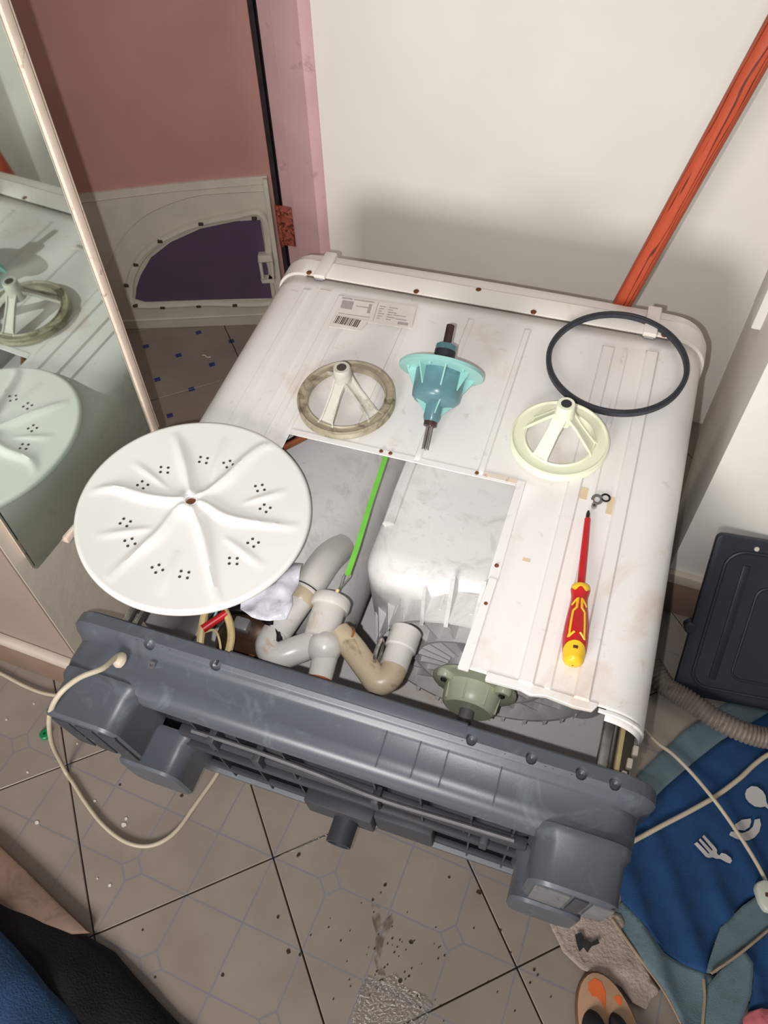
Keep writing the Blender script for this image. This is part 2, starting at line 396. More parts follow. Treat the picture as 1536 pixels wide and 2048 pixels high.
MB().box(0.0, 0.012, -0.038, -0.006, 0.012, 2.1).build('dark_edge', M['dark_gap'], door, smooth=0)  # dark strip on the leaf edge, gap shade painted in
hg = MB().box(0, 0.05, -0.003, 0, -0.06, 0.06).build('hinge', M['rust_hinge'], fr, bevel=0.001)
hg.location = (-0.988, 1.717, 0.345); hg.rotation_euler = (0, 0, math.radians(3))
for zz in (-0.038, 0.0, 0.038):
    MB().lathe([(0.0045, 0), (0.0035, 0.0018), (0, 0.0022)], (0.036, -0.003, zz), (0, -1, 0), 10).build('hinge_screw', M['rust'], hg)
MB().cyl((0.010, -0.006, -0.06), (0.010, -0.006, 0.06), 0.006, seg=10).build('hinge_knuckle', M['rust_hinge'], hg)

# white trunking end on the right return wall
tr = tag(MB().box(0.222, 0.246, 1.36, 1.45, 0.56, 2.3).build('cable_trunking', M['white_plastic'], bevel=0.004), 'white plastic trunking strip high on the right return wall', 'trunking')
recentre(tr)

# mirror on the pier
mir = thing('wall_mirror', 'tall mirror on the left pier reflecting the machine', 'mirror', Matrix.Translation((-0.847, 0.64, 0.458)))
MB().box(0.0, 0.020, -0.165, 0.170, 0.004, 1.75).build('backing', M['mirror_frame'], mir, bevel=0.002)
gl = MB().box(-0.010, 0.0, -0.173, 0.173, 0.0, 1.75).build('glass', M['mirror'], mir, bevel=0.0012, bseg=1, smooth=30)
gl.location = (0.037, -0.003, 0.0); gl.rotation_euler = (0, 0, math.radians(-1.5))
MB().box(0.0, 0.047, 0.171, 0.186, -0.012, 1.75).build('side_strip', M['mirror_frame'], mir, bevel=0.003)
MB().box(0.0, 0.044, 0.186, 0.189, -0.012, 1.75).build('red_line', M['skirt_low'], mir, bevel=0.0005, bseg=1)
MB().box(0.0, 0.041, 0.189, 0.196, -0.012, 1.75).build('outer_strip', M['mirror_frame'], mir, bevel=0.002)
MB().box(0.0, 0.040, -0.105, 0.171, -0.016, -0.001).build('bottom_strip', M['mirror_frame'], mir, bevel=0.003)
MB().box(0.0, 0.022, -0.085, 0.171, -0.034, -0.017).build('bottom_strip', M['mirror_frame'], mir, bevel=0.003)

# ------------------------------------------------------------------ cream panel with purple window, leaning on the door
PO = Vector((-1.472, 1.521, 0.0)) - DN * 0.004
lean = Matrix.Rotation(math.radians(2.2), 4, 'X')
pan = thing('vent_panel', 'cream plastic panel with purple arched window leaning on the pink door', 'panel', door_mtx(PO) @ lean)
# local: x along panel, y out to viewer, z up
MB().prism([(-0.16, 0), (0.51, 0), (0.51, 0.472), (0.25, 0.458), (-0.16, 0.425)], -0.018, 0.0).xf(Matrix(((1, 0, 0, 0), (0, 0, 1, 0), (0, 1, 0, 0), (0, 0, 0, 1)))).build('plate', M['panel_cream'], pan, bevel=0.004)
arch_in = [(0.062, 0.111), (0.076, 0.15), (0.098, 0.189), (0.142, 0.245), (0.21, 0.291), (0.303, 0.329), (0.404, 0.347), (0.474, 0.349), (0.474, 0.097), (0.27, 0.10), (0.09, 0.10)]
pw = [(x, z) for x, z in arch_in]
MB().prism(pw, 0.0005, 0.003).xf(Matrix(((1, 0, 0, 0), (0, 0, 1, 0), (0, 1, 0, 0), (0, 0, 0, 1)))).build('purple_window', M['purple'], pan, smooth=0)
def vz(pts, y): return [Vector((x, y, z)) for x, z in pts]
ring = [(0.05, 0.108), (0.06, 0.16), (0.084, 0.208), (0.13, 0.262), (0.205, 0.308), (0.303, 0.345), (0.404, 0.362), (0.482, 0.363), (0.484, 0.22), (0.482, 0.088), (0.27, 0.088), (0.075, 0.088)]
MB().tube(smooth_path(vz(ring, 0.004), 5, True), 0.012, 8, True).build('window_rim', M['panel_cream'], pan)
groove = [(-0.03, 0.10), (-0.015, 0.19), (0.03, 0.255), (0.093, 0.327), (0.177, 0.384), (0.296, 0.423), (0.405, 0.431), (0.50, 0.432)]
MB().tube(smooth_path(vz(groove, 0.0), 6), 0.0035, 6).build('arch_bead', M['panel_cream'], pan)
MB().tube(vz([(-0.15, 0.405), (0.25, 0.44), (0.50, 0.452)], 0.0), 0.003, 6).build('top_bead', M['panel_cream'], pan)
MB().tube(vz([(-0.15, 0.03), (0.50, 0.04)], 0.0), 0.004, 6).build('bottom_bead', M['panel_cream'], pan)
MB().box(0.497, 0.51, 0.0, 0.012, 0.05, 0.468).build('side_flange', M['panel_cream'], pan, bevel=0.002)
for x, z in [(0.052, 0.165), (0.098, 0.232), (0.185, 0.302), (0.31, 0.35), (0.06, 0.095), (0.14, 0.085), (0.25, 0.085), (0.36, 0.084), (0.46, 0.361)]:
    MB().box(x - 0.007, x + 0.007, 0.009, 0.018, z - 0.004, z + 0.004).build('clip', M['hole'], pan, bevel=0.001)
bk = MB().box(0.455, 0.495, 0.004, 0.03, 0.235, 0.255).box(0.455, 0.495, 0.004, 0.03, 0.165, 0.178).box(0.455, 0.463, 0.004, 0.03, 0.178, 0.235).box(0.487, 0.495, 0.004, 0.03, 0.178, 0.235)
bk.build('latch_bracket', M['panel_cream'], pan, bevel=0.002)

# ------------------------------------------------------------------ washing machine (local frame: x = width, y = base->top, z = outward)
O = Vector((-0.70496, 0.496454, 0.49012)); A = Vector((0.999453, 0.029554, 0.014812)); B = Vector((-0.030846, 0.994876, 0.096286)); NN = Vector((-0.01189, -0.09669, 0.995243))
MW = Matrix(((A.x, B.x, NN.x, O.x), (A.y, B.y, NN.y, O.y), (A.z, B.z, NN.z, O.z), (0, 0, 0, 1)))
wm = thing('washing_machine', 'white twin-tub washing machine lying on its front with grey base towards the viewer', 'washing machine', MW)
Wd, DEP = 0.88, 0.455

def section(out=0.0, dep=DEP, r=0.062, extra=()):
    """cross-section path (u,h) from front-left up over the back panel to front-right"""
    x0, x1, top = -out, Wd + out, out
    pts = [(x0, -dep), (x0, -0.25), (x0, -r)]
    for k in range(1, 9):
        a = math.pi / 2 * k / 8
        pts.append((x0 + r - r * math.cos(a), top - r + r * math.sin(a) if True else 0))
    pts[2] = (x0, top - r)
    for e in sorted(extra): pts.append((e, top))
    for k in range(0, 9):
        a = math.pi / 2 * k / 8
        pts.append((x1 - r + r * math.sin(a), top - r + r * math.cos(a)))
    pts += [(x1, -0.25), (x1, -dep)]
    return pts
# embossed ribs on the back panel: (centre u, half width, height, v0, v1)
RIBS = [(0.088, 0.006, 0.0030, 0.02, 0.70), (0.126, 0.010, 0.0035, 0.02, 0.704), (0.165, 0.005, 0.0030, 0.02, 0.698), (0.196, 0.003, 0.0015, 0.34, 0.60),
        (0.318, 0.004, 0.0022, 0.36, 0.64), (0.437, 0.004, 0.0025, 0.345, 0.70), (0.549, 0.004, 0.0025, 0.345, 0.70),
        (0.704, 0.009, 0.0035, 0.004, 0.69), (0.735, 0.003, 0.0018, 0.004, 0.69), (0.783, 0.009, 0.0040, 0.004, 0.697)]
ex = {0.20, 0.615, 0.40, 0.50, 0.66, 0.24, 0.28, 0.36}
for c, hw, hh, a0, a1 in RIBS:
    for d in (-hw - 0.003, -hw, hw, hw + 0.003): ex.add(round(c + d, 4))
SEC = section(0, DEP, 0.062, ex)
rows = sorted({0.0, 0.004, 0.012, 0.02, 0.03, 0.10, 0.20, 0.335, 0.345, 0.355, 0.365, 0.45, 0.55, 0.60, 0.612, 0.64, 0.65, 0.682, 0.69, 0.697, 0.704, 0.712, 0.745})
def ribh(u, v):
    h = 0
    for c, hw, hh, a0, a1 in RIBS:
        if abs(u - c) <= hw + 0.0005 and a0 <= v <= a1: h = max(h, hh * 1.35)
    return h
vs, fs = [], []
for v in rows:
    for (u, h) in SEC:
        vs.append((u, v, h + (ribh(u, v) if h > -0.001 else 0)))
nS = len(SEC)
for i in range(len(rows) - 1):
    for k in range(nS - 1):
        um = (SEC[k][0] + SEC[k + 1][0]) / 2; hm = (SEC[k][1] + SEC[k + 1][1]) / 2; vm = (rows[i] + rows[i + 1]) / 2
        if hm > -0.01 and 0.20 < um < 0.615 and vm < 0.336: continue
        fs.append((i * nS + k, i * nS + k + 1, (i + 1) * nS + k + 1, (i + 1) * nS + k))
cab = MB().add(vs, fs).build('cabinet', M['white_metal'], wm, smooth=25)
# make sure the shell's normals face outwards, then give the sheet a thickness
me = cab.data
if sum(p.normal.z for p in me.polygons if p.center.z > -0.01) < 0: me.flip_normals()
sd = cab.modifiers.new('sheet', 'SOLIDIFY'); sd.thickness = 0.002; sd.offset = -1
MB().box(0.002, 0.878, 0.0, 0.74, -DEP, -DEP + 0.004).build('front_panel', M['white_metal'], wm, smooth=0)
# folded flanges round the opening
MB().box(0.200, 0.622, 0.334, 0.346, 0.0, 0.0016).build('opening_flange', M['white_metal'], wm, bevel=0.0006, bseg=1)
MB().box(0.611, 0.626, 0.150, 0.346, 0.0, 0.0022).build('opening_flange', M['white_metal'], wm, bevel=0.0006, bseg=1)
MB().prism([(0.606, -0.004), (0.622, -0.004), (0.626, 0.152), (0.6125, 0.152)], -0.003, 0.0040).build('opening_flange', M['white_metal'], wm, bevel=0.0006, bseg=1)
lip = MB()
lip.prism([(0.648, 0.004), (0.648, -0.009), (0.70, -0.008), (0.714, -0.012), (0.735, -0.007), (0.775, -0.011), (0.80, -0.009), (0.806, 0.0), (0.806, 0.004)], -0.008, 0.0018)
lip.build('bottom_lip', M['white_metal'], wm, bevel=0.001, bseg=1)
# curled hem at the lower right corner
hem = []
for k in range(0, 13):
    a = math.pi / 2 * k / 12
    hem.append((Wd - 0.060 + 0.058 * math.sin(a), -0.004, -0.062 + 0.058 * math.cos(a)))
MB().tube([(0.808, -0.004, -0.003)] + hem + [(0.878, -0.004, -0.10)], 0.0035, 6).build('corner_hem', M['white_metal'], wm)
hv = MB()
for k in range(12):
    a0 = math.pi / 2 * k / 12; a1 = math.pi / 2 * (k + 1) / 12
    q = lambda a, r, v: (Wd - 0.062 + r * math.sin(a), v, -0.062 + r * math.cos(a))
    hv.add([q(a0, 0.058, -0.016), q(a1, 0.058, -0.016), q(a1, 0.0605, 0.002), q(a0, 0.0605, 0.002)], [(0, 1, 2, 3)])
ho = hv.build('corner_hem', M['white_metal'], wm); sdm = ho.modifiers.new('t', 'SOLIDIFY'); sdm.thickness = 0.002

# top cover (far end)
lv = []; lf = []
LST = [(0.742, 0.0045, 0.0), (0.7435, 0.0055, 0), (0.787, 0.0055, 0), (0.7895, 0.0015, 0), (0.806, 0.0010, 0), (0.816, -0.006, 0), (0.823, -0.018, 0), (0.826, -0.035, 0)]
for (v, out, _) in LST:
    for (u, h) in section(out, 0.555, 0.068, [0.1, 0.25, 0.4, 0.48, 0.6, 0.75]):
        bow = 0.008 * (1 - ((u - 0.44) / 0.44) ** 2) if v > 0.80 else 0
        lv.append((u, v + bow, h if h > -0.5 else -0.57))
nL = len(section(0, 0.5, 0.068, [0.1, 0.25, 0.4, 0.48, 0.6, 0.75]))
for i in range(len(LST) - 1):
    for k in range(nL - 1): lf.append((i * nL + k, i * nL + k + 1, (i + 1) * nL + k + 1, (i + 1) * nL + k))
lf.append(tuple(range((len(LST) - 1) * nL, len(LST) * nL)))
lf.append(tuple(range(nL))[::-1])
cover = MB().add(lv, lf).build('top_cover', M['white_lid'], wm, smooth=35)
for u0 in (0.088, 0.758):
    MB().box(u0, u0 + 0.026, 0.735, 0.812, 0.002, 0.0135).build('cover_tab', M['white_lid'], wm, bevel=0.003)
    MB().box(u0 + 0.004, u0 + 0.022, 0.7335, 0.7352, 0.001, 0.005).build('cover_tab', M['grey_deck'], wm, bevel=0.0005)
for (u, v, s) in [(0.074, 0.747, 1), (0.309, 0.747, 1), (0.429, 0.783, 1), (0.549, 0.747, 1), (0.797, 0.747, 1)]:
    MB().lathe([(0.0062, 0), (0.0062, 0.001), (0.0045, 0.0026), (0, 0.003)], (u, v, 0.0042), (0, 0, 1), 14).build('screw', M['rust'], wm)
for (u, v) in [(0.389, 0.3405), (0.543, 0.3405), (0.6185, 0.176), (0.619, 0.107), (0.372, 0.3405)]:
    MB().lathe([(0.0036, 0), (0.003, 0.0018), (0, 0.0022)], (u, v, 0.0025), (0, 0, 1), 12).build('screw', M['rust'], wm)
for vv_, hh_ in ((0.7412, 0.0012), (0.7905, 0.0018)):
    MB().tube([(u_, vv_, hh_) for u_ in (0.07, 0.3, 0.5, 0.81)], 0.0009, 6).build('cover_seam', M['scuff'], wm)
for (u_, v_, du_, dv_) in ((0.7215, 0.350, 0.006, 0.012), (0.768, 0.338, 0.007, 0.018), (0.66, 0.20, 0.006, 0.003)):
    MB().box(u_ - du_, u_ + du_, v_ - dv_, v_ + dv_, 0.0, 0.0006).build('tape_residue', M['tape'], wm, smooth=0)
MB().box(0.553, 0.612, 0.337, 0.3475, 0.0016, 0.0028).build('rusty_flange', M['rusty_white'], wm, bevel=0.0006, bseg=1)
# rating label and barcode sticker
MB().prism([(0.163, 0.696), (0.323, 0.705), (0.331, 0.643), (0.171, 0.634)], 0.0031, 0.0040).build('rating_label', M['label'], wm, smooth=0)
lp = MB()
def lab(x0, x1, y0, y1):
    def f(x, y): return (0.163 + (0.323 - 0.163) * x + 0.008 * (1 - y), 0.634 + 0.062 * y + 0.009 * x)
    lp.prism([f(x0, y0), f(x1, y0), f(x1, y1), f(x0, y1)], 0.00405, 0.0043)
lab(0.03, 0.17, 0.90, 0.96); lab(0.19, 0.46, 0.90, 0.95); lab(0.05, 0.20, 0.45, 0.83); lab(0.24, 0.40, 0.62, 0.66); lab(0.40, 0.44, 0.40, 0.82)
for k in range(6): lab(0.54, 0.58 + 0.02 * (k % 3), 0.22 + 0.11 * k, 0.26 + 0.11 * k); lab(0.66, 0.72 + 0.05 * (k % 2), 0.22 + 0.11 * k, 0.26 + 0.11 * k)
lab(0.05, 0.46, 0.20, 0.23); lab(0.505, 0.512, 0.08, 0.95); lab(0.78, 0.92, 0.30, 0.34); lab(0.82, 0.95, 0.10, 0.22); lab(0.74, 0.90, 0.46, 0.49)
lp.build('label_print', M['label_print'], wm, smooth=0)
MB().prism([(0.172, 0.637), (0.243, 0.642), (0.238, 0.610), (0.172, 0.606)], 0.0044, 0.0052).build('barcode_sticker', M['label'], wm, smooth=0)
bars = MB(); xx = 0.178
random.seed(3)
while xx < 0.228:
    wdt = random.choice((0.0009, 0.0014, 0.0024))
    bars.prism([(xx, 0.6385), (xx + wdt, 0.6387), (xx + wdt - 0.001, 0.618), (xx - 0.001, 0.6178)], 0.00525, 0.0055)
    xx += wdt + random.choice((0.0009, 0.0014, 0.002))
bars.build('barcode', M['ink'], wm, smooth=0)

# spin tub housing
MB().lathe([(0.06, 0.055), (0.12, 0.062), (0.165, 0.085), (0.178, 0.13), (0.180, 0.3), (0.180, 0.70)], (0.206, 0, -0.222), (0, 1, 0), 56).build('spin_tub', M['tub'], wm)
# wash tub
MB().box(0.402, 0.862, 0.118, 0.715, -0.43, -0.022).build('wash_tub', M['tub'], wm, bevel=0.055, bseg=7)
MB().tube([(0.402 + 0.02, 0.35, -0.032), (0.403 + 0.02, 0.28, -0.03), (0.425, 0.22, -0.032)], 0.012, 8).build('tub_bead', M['tub'], wm)
CX, CH = 0.622, -0.215
def ringwall(r0, r1, v0, v1):
    prof = [(r1, v0), (r1, v1), (r0, v1), (r0, v0)]
    mb = MB(); mb.lathe(prof, (CX, 0, CH), (0, 1, 0), 64, cap=False)
    n = 64
    mb.f += [(3 * n + k, 3 * n + (k + 1) % n, (k + 1) % n, k) for k in range(n)]
    return mb
ringwall(0.178, 0.185, 0.080, 0.135).build('tub_ring', M['tub'], wm)
ringwall(0.109, 0.114, 0.082, 0.13).build('tub_ring', M['tub'], wm)
MB().lathe([(0.0, 0.066), (0.05, 0.066), (0.055, 0.07), (0.055, 0.12)], (CX, 0, CH), (0, 1, 0), 40).build('tub_boss', M['tub'], wm)
def fan(name, prof, th, count, off):
    first = None
    for k in range(count):
        if first is None:
            n_ = len(prof)
            first = MB().add([(r_, v_, -th) for r_, v_ in prof] + [(r_, v_, th) for r_, v_ in prof],
                             [tuple(range(n_)), tuple(range(2 * n_ - 1, n_ - 1, -1))] + [(i_, n_ + i_, n_ + (i_ + 1) % n_, (i_ + 1) % n_) for i_ in range(n_)]).build(name, M['tub'], wm, smooth=0)
            o = first
        else:
            o = first.copy(); COL.objects.link(o)
        o.location = (CX, 0, CH); o.rotation_euler = (0, 2 * math.pi * k / count + off, 0)
fan('tub_fin', [(0.182, 0.072), (0.211, 0.148), (0.182, 0.150)], 0.0035, 26, 0.05)
fan('tub_rib', [(0.05, 0.13), (0.05, 0.084), (0.112, 0.086), (0.186, 0.100), (0.186, 0.13)], 0.002, 22, 0.02)
# gearbox
G = (CX, 0, CH + 0.008)
gb = MB().lathe([(0.0, 0.060), (0.070, 0.060), (0.073, 0.057), (0.073, 0.053), (0.066, 0.050), (0.050, 0.048), (0.047, 0.030), (0.045, 0.016), (0.040, 0.011), (0.0, 0.011)], G, (0, 1, 0), 44).build('gearbox', M['gear_green'], wm)
for ang in (0.6, 2.53, 4.2, 5.2):
    e = Vector((math.cos(ang) * 0.060, 0, math.sin(ang) * 0.060)) + Vector(G)
    MB().lathe([(0.015, 0.053), (0.015, 0.044), (0.012, 0.040), (0, 0.040)], e, (0, 1, 0), 16).build('gearbox_lug', M['gear_green'], gb)
    MB().lathe([(0.006, 0.0402), (0.005, 0.036), (0, 0.036)], e, (0, 1, 0), 6).build('gearbox_bolt', M['black_gloss'], gb)
for k in range(8):
    ang = k * math.pi / 4 + 0.2
    x, z = math.cos(ang), math.sin(ang)
    MB().cyl((G[0] + x * 0.049, 0.052, G[2] + z * 0.049), (G[0] + x * 0.046, 0.014, G[2] + z * 0.046), 0.0016, seg=6).build('gearbox_rib', M['gear_green'], gb)
MB().lathe([(0.0125, 0.014), (0.0125, -0.030), (0.0115, -0.033), (0, -0.033)], G, (0, 1, 0), 18).build('gearbox_shaft', M['steel_grey'], gb)

# drain pipes and valve
hz = -0.062
MB().lathe([(0.0255, 0), (0.0265, 0.012), (0.0265, 0.075), (0.0, 0.075)], (0.378, 0.002, hz), (-0.06, 1, 0), 32).build('valve_body', M['pipe_white'], wm)
MB().lathe([(0.0, 0), (0.031, 0), (0.032, 0.003), (0.032, 0.016), (0.0305, 0.018), (0.022, 0.018), (0.021, 0.012), (0, 0.012)], (0.3745, 0.058, hz), (-0.06, 1, 0), 36).build('valve_cap', M['pipe_white'], wm)
MB().lathe([(0.0001, -0.028), (0.014, -0.024), (0.0245, -0.012), (0.0275, 0), (0.0245, 0.012), (0.014, 0.024), (0.0001, 0.028)], (0.393, -0.010, hz + 0.004), (0.2, 0.3, 1), 28).build('valve_bulb', M['pipe_white'], wm)
MB().lathe([(0.020, 0.0), (0.019, 0.035), (0.0175, 0.047), (0.013, 0.047), (0.012, 0.03), (0.0, 0.03)], (0.398, -0.018, hz), (0.12, -1, -0.05), 26).build('valve_stub', M['pipe_white'], wm)
MB().lathe([(0.0185, 0.040), (0.0185, 0.0485), (0.0125, 0.0485), (0.0125, 0.042)], (0.398, -0.018, hz), (0.12, -1, -0.05), 26).build('rusty_rim', M['rust_orange'], wm)
MB().tube(smooth_path([(0.378, 0.005, hz - 0.01), (0.352, -0.024, hz), (0.325, -0.042, hz), (0.306, -0.030, hz), (0.308, 0.0, hz)], 6), 0.0225, 18).build('left_elbow_pipe', M['pipe_white'], wm)
MB().cyl((0.308, -0.008, hz), (0.322, 0.055, hz), 0.0235, seg=24).build('left_pipe_socket', M['pipe_white'], wm)
MB().lathe([(0.0215, 0), (0.0245, 0.004), (0.0245, 0.022), (0.022, 0.026)], (0.321, 0.050, hz), (0.12, 1, 0), 26).build('left_pipe_collar', M['pipe_tan'], wm)
MB().tube(smooth_path([(0.324, 0.072, hz), (0.3285, 0.105, hz - 0.004), (0.331, 0.15, hz - 0.020), (0.333, 0.20, hz - 0.055)], 5), 0.027, 26).build('overflow_pipe', M['pipe_white'], wm)
MB().lathe([(0.0282, -0.0012), (0.0282, 0.0012)], (0.3245, 0.078, hz), (0.12, 1, 0), 26, cap=False).build('pipe_ring', M['black_rubber'], wm)
MB().tube(smooth_path([(0.404, 0.022, hz), (0.432, 0.006, hz), (0.470, -0.022, hz), (0.492, -0.036, hz), (0.506, -0.020, hz), (0.506, 0.012, hz)], 6), 0.0205, 18).build('right_elbow_pipe', M['pipe_tan'], wm)
MB().lathe([(0.022, 0), (0.022, 0.032), (0.025, 0.034), (0.025, 0.066), (0.023, 0.068)], (0.506, -0.008, hz), (0, 1, -0.05), 26).build('right_pipe_socket', M['pipe_white'], wm)
MB().tube([Vector((0.420, 0.018, hz + 0.019)) + Vector((0.012 * math.cos(t), 0.018 * math.sin(t), -0.016 * math.sin(t) ** 2)) for t in [k * math.pi / 8 for k in range(-3, 5)]], 0.002, 6).build('rust_streak', M['rust_orange'], wm)
MB().tube(smooth_path([Vector((0.478, 0.006 + 0.02 * math.sin(t), hz + 0.01 + 0.022 * math.cos(t))) for t in [k * 2 * math.pi / 14 for k in range(14)]], 2, True), 0.003, 8, True).build('hose_clip', M['steel'], wm)
# pull strap with wire hook
st = MB()
sp = [(0.377, 0.352, -0.018), (0.382, 0.25, -0.024), (0.389, 0.16, -0.028), (0.391, 0.108, -0.030)]
for i in range(3):
    p0, p1 = Vector(sp[i]), Vector(sp[i + 1]); sx = Vector((0.0045, 0, 0))
    st.add([p0 - sx, p0 + sx, p1 + sx, p1 - sx, p0 - sx + Vector((0, 0, 0.0015)), p0 + sx + Vector((0, 0, 0.0015)), p1 + sx + Vector((0, 0, 0.0015)), p1 - sx + Vector((0, 0, 0.0015))],
           [(0, 3, 2, 1), (4, 5, 6, 7), (0, 1, 5, 4), (2, 3, 7, 6), (1, 2, 6, 5), (3, 0, 4, 7)])
st.build('pull_strap', M['green_strap'], wm, smooth=0)
MB().tube([(0.386, 0.110, -0.029), (0.3855, 0.103, -0.029), (0.386, 0.075, -0.035)], 0.001, 6).tube([(0.395, 0.110, -0.029), (0.395, 0.103, -0.029), (0.3835, 0.075, -0.035)], 0.001, 6).build('wire_hook', M['steel'], wm)
MB().tube([(0.3845, 0.082, -0.033), (0.380, 0.056, -0.045)], 0.0032, 8).build('hook_sleeve', M['tan_wire'], wm)
# motor, belt guard and wiring under the pulsator
MB().lathe([(0.0, -0.012), (0.03, -0.011), (0.052, -0.003), (0.062, 0.010), (0.064, 0.05), (0.0, 0.05)], (0.268, -0.045, -0.085), (0, 0.75, -0.65), 32).build('motor', M['motor'], wm)
MB().tube([Vector((0.262, -0.030, -0.055)) + Vector((0.058 * math.cos(t), 0.040 * math.sin(t), 0.012 * math.sin(t))) for t in [k * math.pi / 14 for k in range(-1, 15)]], 0.0085, 10).build('motor_band', M['black_gloss'], wm)
MB().box(0.278, 0.290, -0.058, -0.050, -0.074, -0.066).build('motor_vent', M['brass'], wm, bevel=0.002)
MB().box(0.246, 0.272, -0.030, -0.008, -0.050, -0.030).build('motor_terminal', M['steel_grey'], wm, bevel=0.004)
MB().tube(smooth_path([(0.190, 0.03, -0.03), (0.194, -0.01, -0.03), (0.204, -0.05, -0.032), (0.212, -0.085, -0.05)], 5), 0.0062, 8).build('tan_cable', M['tan_wire'], wm)
MB().tube(smooth_path([(0.226, -0.008, -0.030), (0.243, -0.026, -0.030), (0.256, -0.052, -0.033), (0.256, -0.085, -0.05)], 5), 0.0062, 8).build('tan_cable', M['tan_wire'], wm)
MB().cyl((0.207, -0.048, -0.027), (0.231, -0.012, -0.027), 0.0066, seg=12).build('red_sleeve', M['red_wire'], wm)
MB().tube(smooth_path([(0.205, -0.052, -0.036), (0.222, -0.042, -0.034), (0.238, -0.056, -0.036), (0.248, -0.08, -0.05)], 5), 0.002, 6).build('thin_wire', M['tan_wire'], wm)
MB().tube(smooth_path([(0.206, 0.02, -0.035), (0.211, -0.01, -0.035), (0.210, -0.035, -0.04)], 4), 0.002, 6).build('blue_wire', M['blue_wire'], wm)
MB().tube([(0.196, 0.31, -0.012), (0.225, 0.345, -0.012)], 0.006, 8).build('brown_wire', M['brown_wire'], wm)
MB().tube([(0.190, 0.318, -0.014), (0.208, 0.345, -0.014)], 0.0025, 6).build('thin_wire', M['black_gloss'], wm)
# steel corner posts visible below the panel
MB().box(0.826, 0.842, -0.14, 0.7, -0.09, -0.07).build('corner_post', M['steel'], wm, bevel=0.003)
MB().box(0.848, 0.855, -0.14, 0.5, -0.10, -0.05).build('corner_post', M['tan_wire'], wm, bevel=0.002)
MB().box(0.846, 0.870, -0.13, 0.02, -0.075, -0.06).build('corner_bracket', M['hole'], wm, bevel=0.004)
for k in range(4):
    MB().box(0.868 - 0.005 * k, 0.876 - 0.005 * k, -0.035 - 0.02 * k, -0.020 - 0.02 * k, -0.062, -0.05).build('corner_clip', M['skirt_top'], wm, bevel=0.002)
MB().box(0.065, 0.075, -0.10, 0.10, -0.06, -0.045).box(0.085, 0.092, -0.10, 0.10, -0.06, -0.045).build('corner_post', M['steel'], wm, bevel=0.002)

# grey base: an open tub lofted from rounded rectangles in the (u, h) plane
def rrect(x0, x1, h0, h1, r, seg=6):
    pts = []
    for (cx, cy, a0) in ((x1 - r, h1 - r, 0), (x0 + r, h1 - r, 90), (x0 + r, h0 + r, 180), (x1 - r, h0 + r, 270)):
        for k in range(seg + 1):
            a = math.radians(a0 + 90 * k / seg); pts.append((cx + r * math.cos(a), cy + r * math.sin(a)))
    return pts
U0, U1, HB, HT = 0.004, 0.903, -0.435, -0.006
LV = [(-0.080, 0.018), (-0.078, 0.008), (-0.078, -0.001), (-0.081, -0.004), (-0.099, -0.005), (-0.106, 0.000), (-0.113, 0.010), (-0.120, 0.014), (-0.150, 0.013), (-0.164, 0.015), (-0.174, 0.022), (-0.180, 0.034), (-0.181, 0.050)]
def loft(levels, cap_last=True):
    vs, fs = [], []; n = None
    for v, ins in levels:
        R = rrect(U0 + ins, U1 - ins, HB + ins, HT - ins, max(0.048 - ins * 0.4, 0.012)); n = len(R)
        vs += [(x, v, h) for x, h in R]
    for i in range(len(levels) - 1):
        for k in range(n): fs.append((i * n + k, i * n + (k + 1) % n, (i + 1) * n + (k + 1) % n, (i + 1) * n + k))
    if cap_last: fs.append(tuple(range((len(levels) - 1) * n, len(levels) * n)))
    return MB().add(vs, fs)
base = loft([(-0.160, 0.05), (-0.150, 0.022), (-0.115, 0.020)] + LV + [(-0.168, 0.056), (-0.160, 0.05)], False)
base = base.build('base', M['grey_base'], wm, smooth=35)
MB().box(0.05, 0.86, -0.150, -0.140, -0.385, -0.045).build('base_floor', M['grey_dark'], base, bevel=0.002)
# scallops and notches along the rim
cut = MB()
for u in (0.652, 0.735, 0.802, 0.846):
    cut.lathe([(0.0001, -0.009), (0.006, -0.007), (0.009, 0.0), (0.006, 0.007), (0.0001, 0.009)], (u, -0.096, -0.0035), (0, -0.15, 1), 18)
for u in (0.150, 0.262):
    cut.lathe([(0.0001, -0.011), (0.007, -0.008), (0.010, 0.0), (0.007, 0.008), (0.0001, 0.011)], (u, -0.104, -0.003), (0, -0.4, 1), 18)
cut = cut.build('cutter', M['grey_base'], wm)
bo_ = base.modifiers.new('dimples', 'BOOLEAN'); bo_.operation = 'DIFFERENCE'; bo_.object = cut; bo_.solver = 'EXACT'
dg = bpy.context.evaluated_depsgraph_get(); dg.update()
nm_ = bpy.data.meshes.new_from_object(base.evaluated_get(dg))
base.modifiers.clear(); base.data = nm_
nm_.shade_smooth(); nm_.set_sharp_from_angle(angle=math.radians(35))
bpy.data.objects.remove(cut)
for u in (0.128, 0.172, 0.185, 0.262, 0.640, 0.70, 0.755, 0.765, 0.79):
    MB().box(u - 0.0012, u + 0.0012, -0.102, -0.080, -0.008, -0.0026).build('rim_tab', M['grey_dark'], base, smooth=0)
MB().box(0.275, 0.642, -0.0985, -0.0775, -0.010, -0.001).build('rim_strip', M['grey_base'], base, bevel=0.0015)
MB().box(0.275, 0.642, -0.0785, -0.0765, -0.02, -0.0003).build('rim_seal', M['black_rubber'], base, bevel=0.0005, bseg=1)
for u in (0.535, 0.585, 0.625, 0.700):
    MB().box(u - 0.0008, u + 0.0008, -0.168, -0.114, -0.0195, -0.0172).build('moulding_seam', M['grey_base'], base, smooth=0)
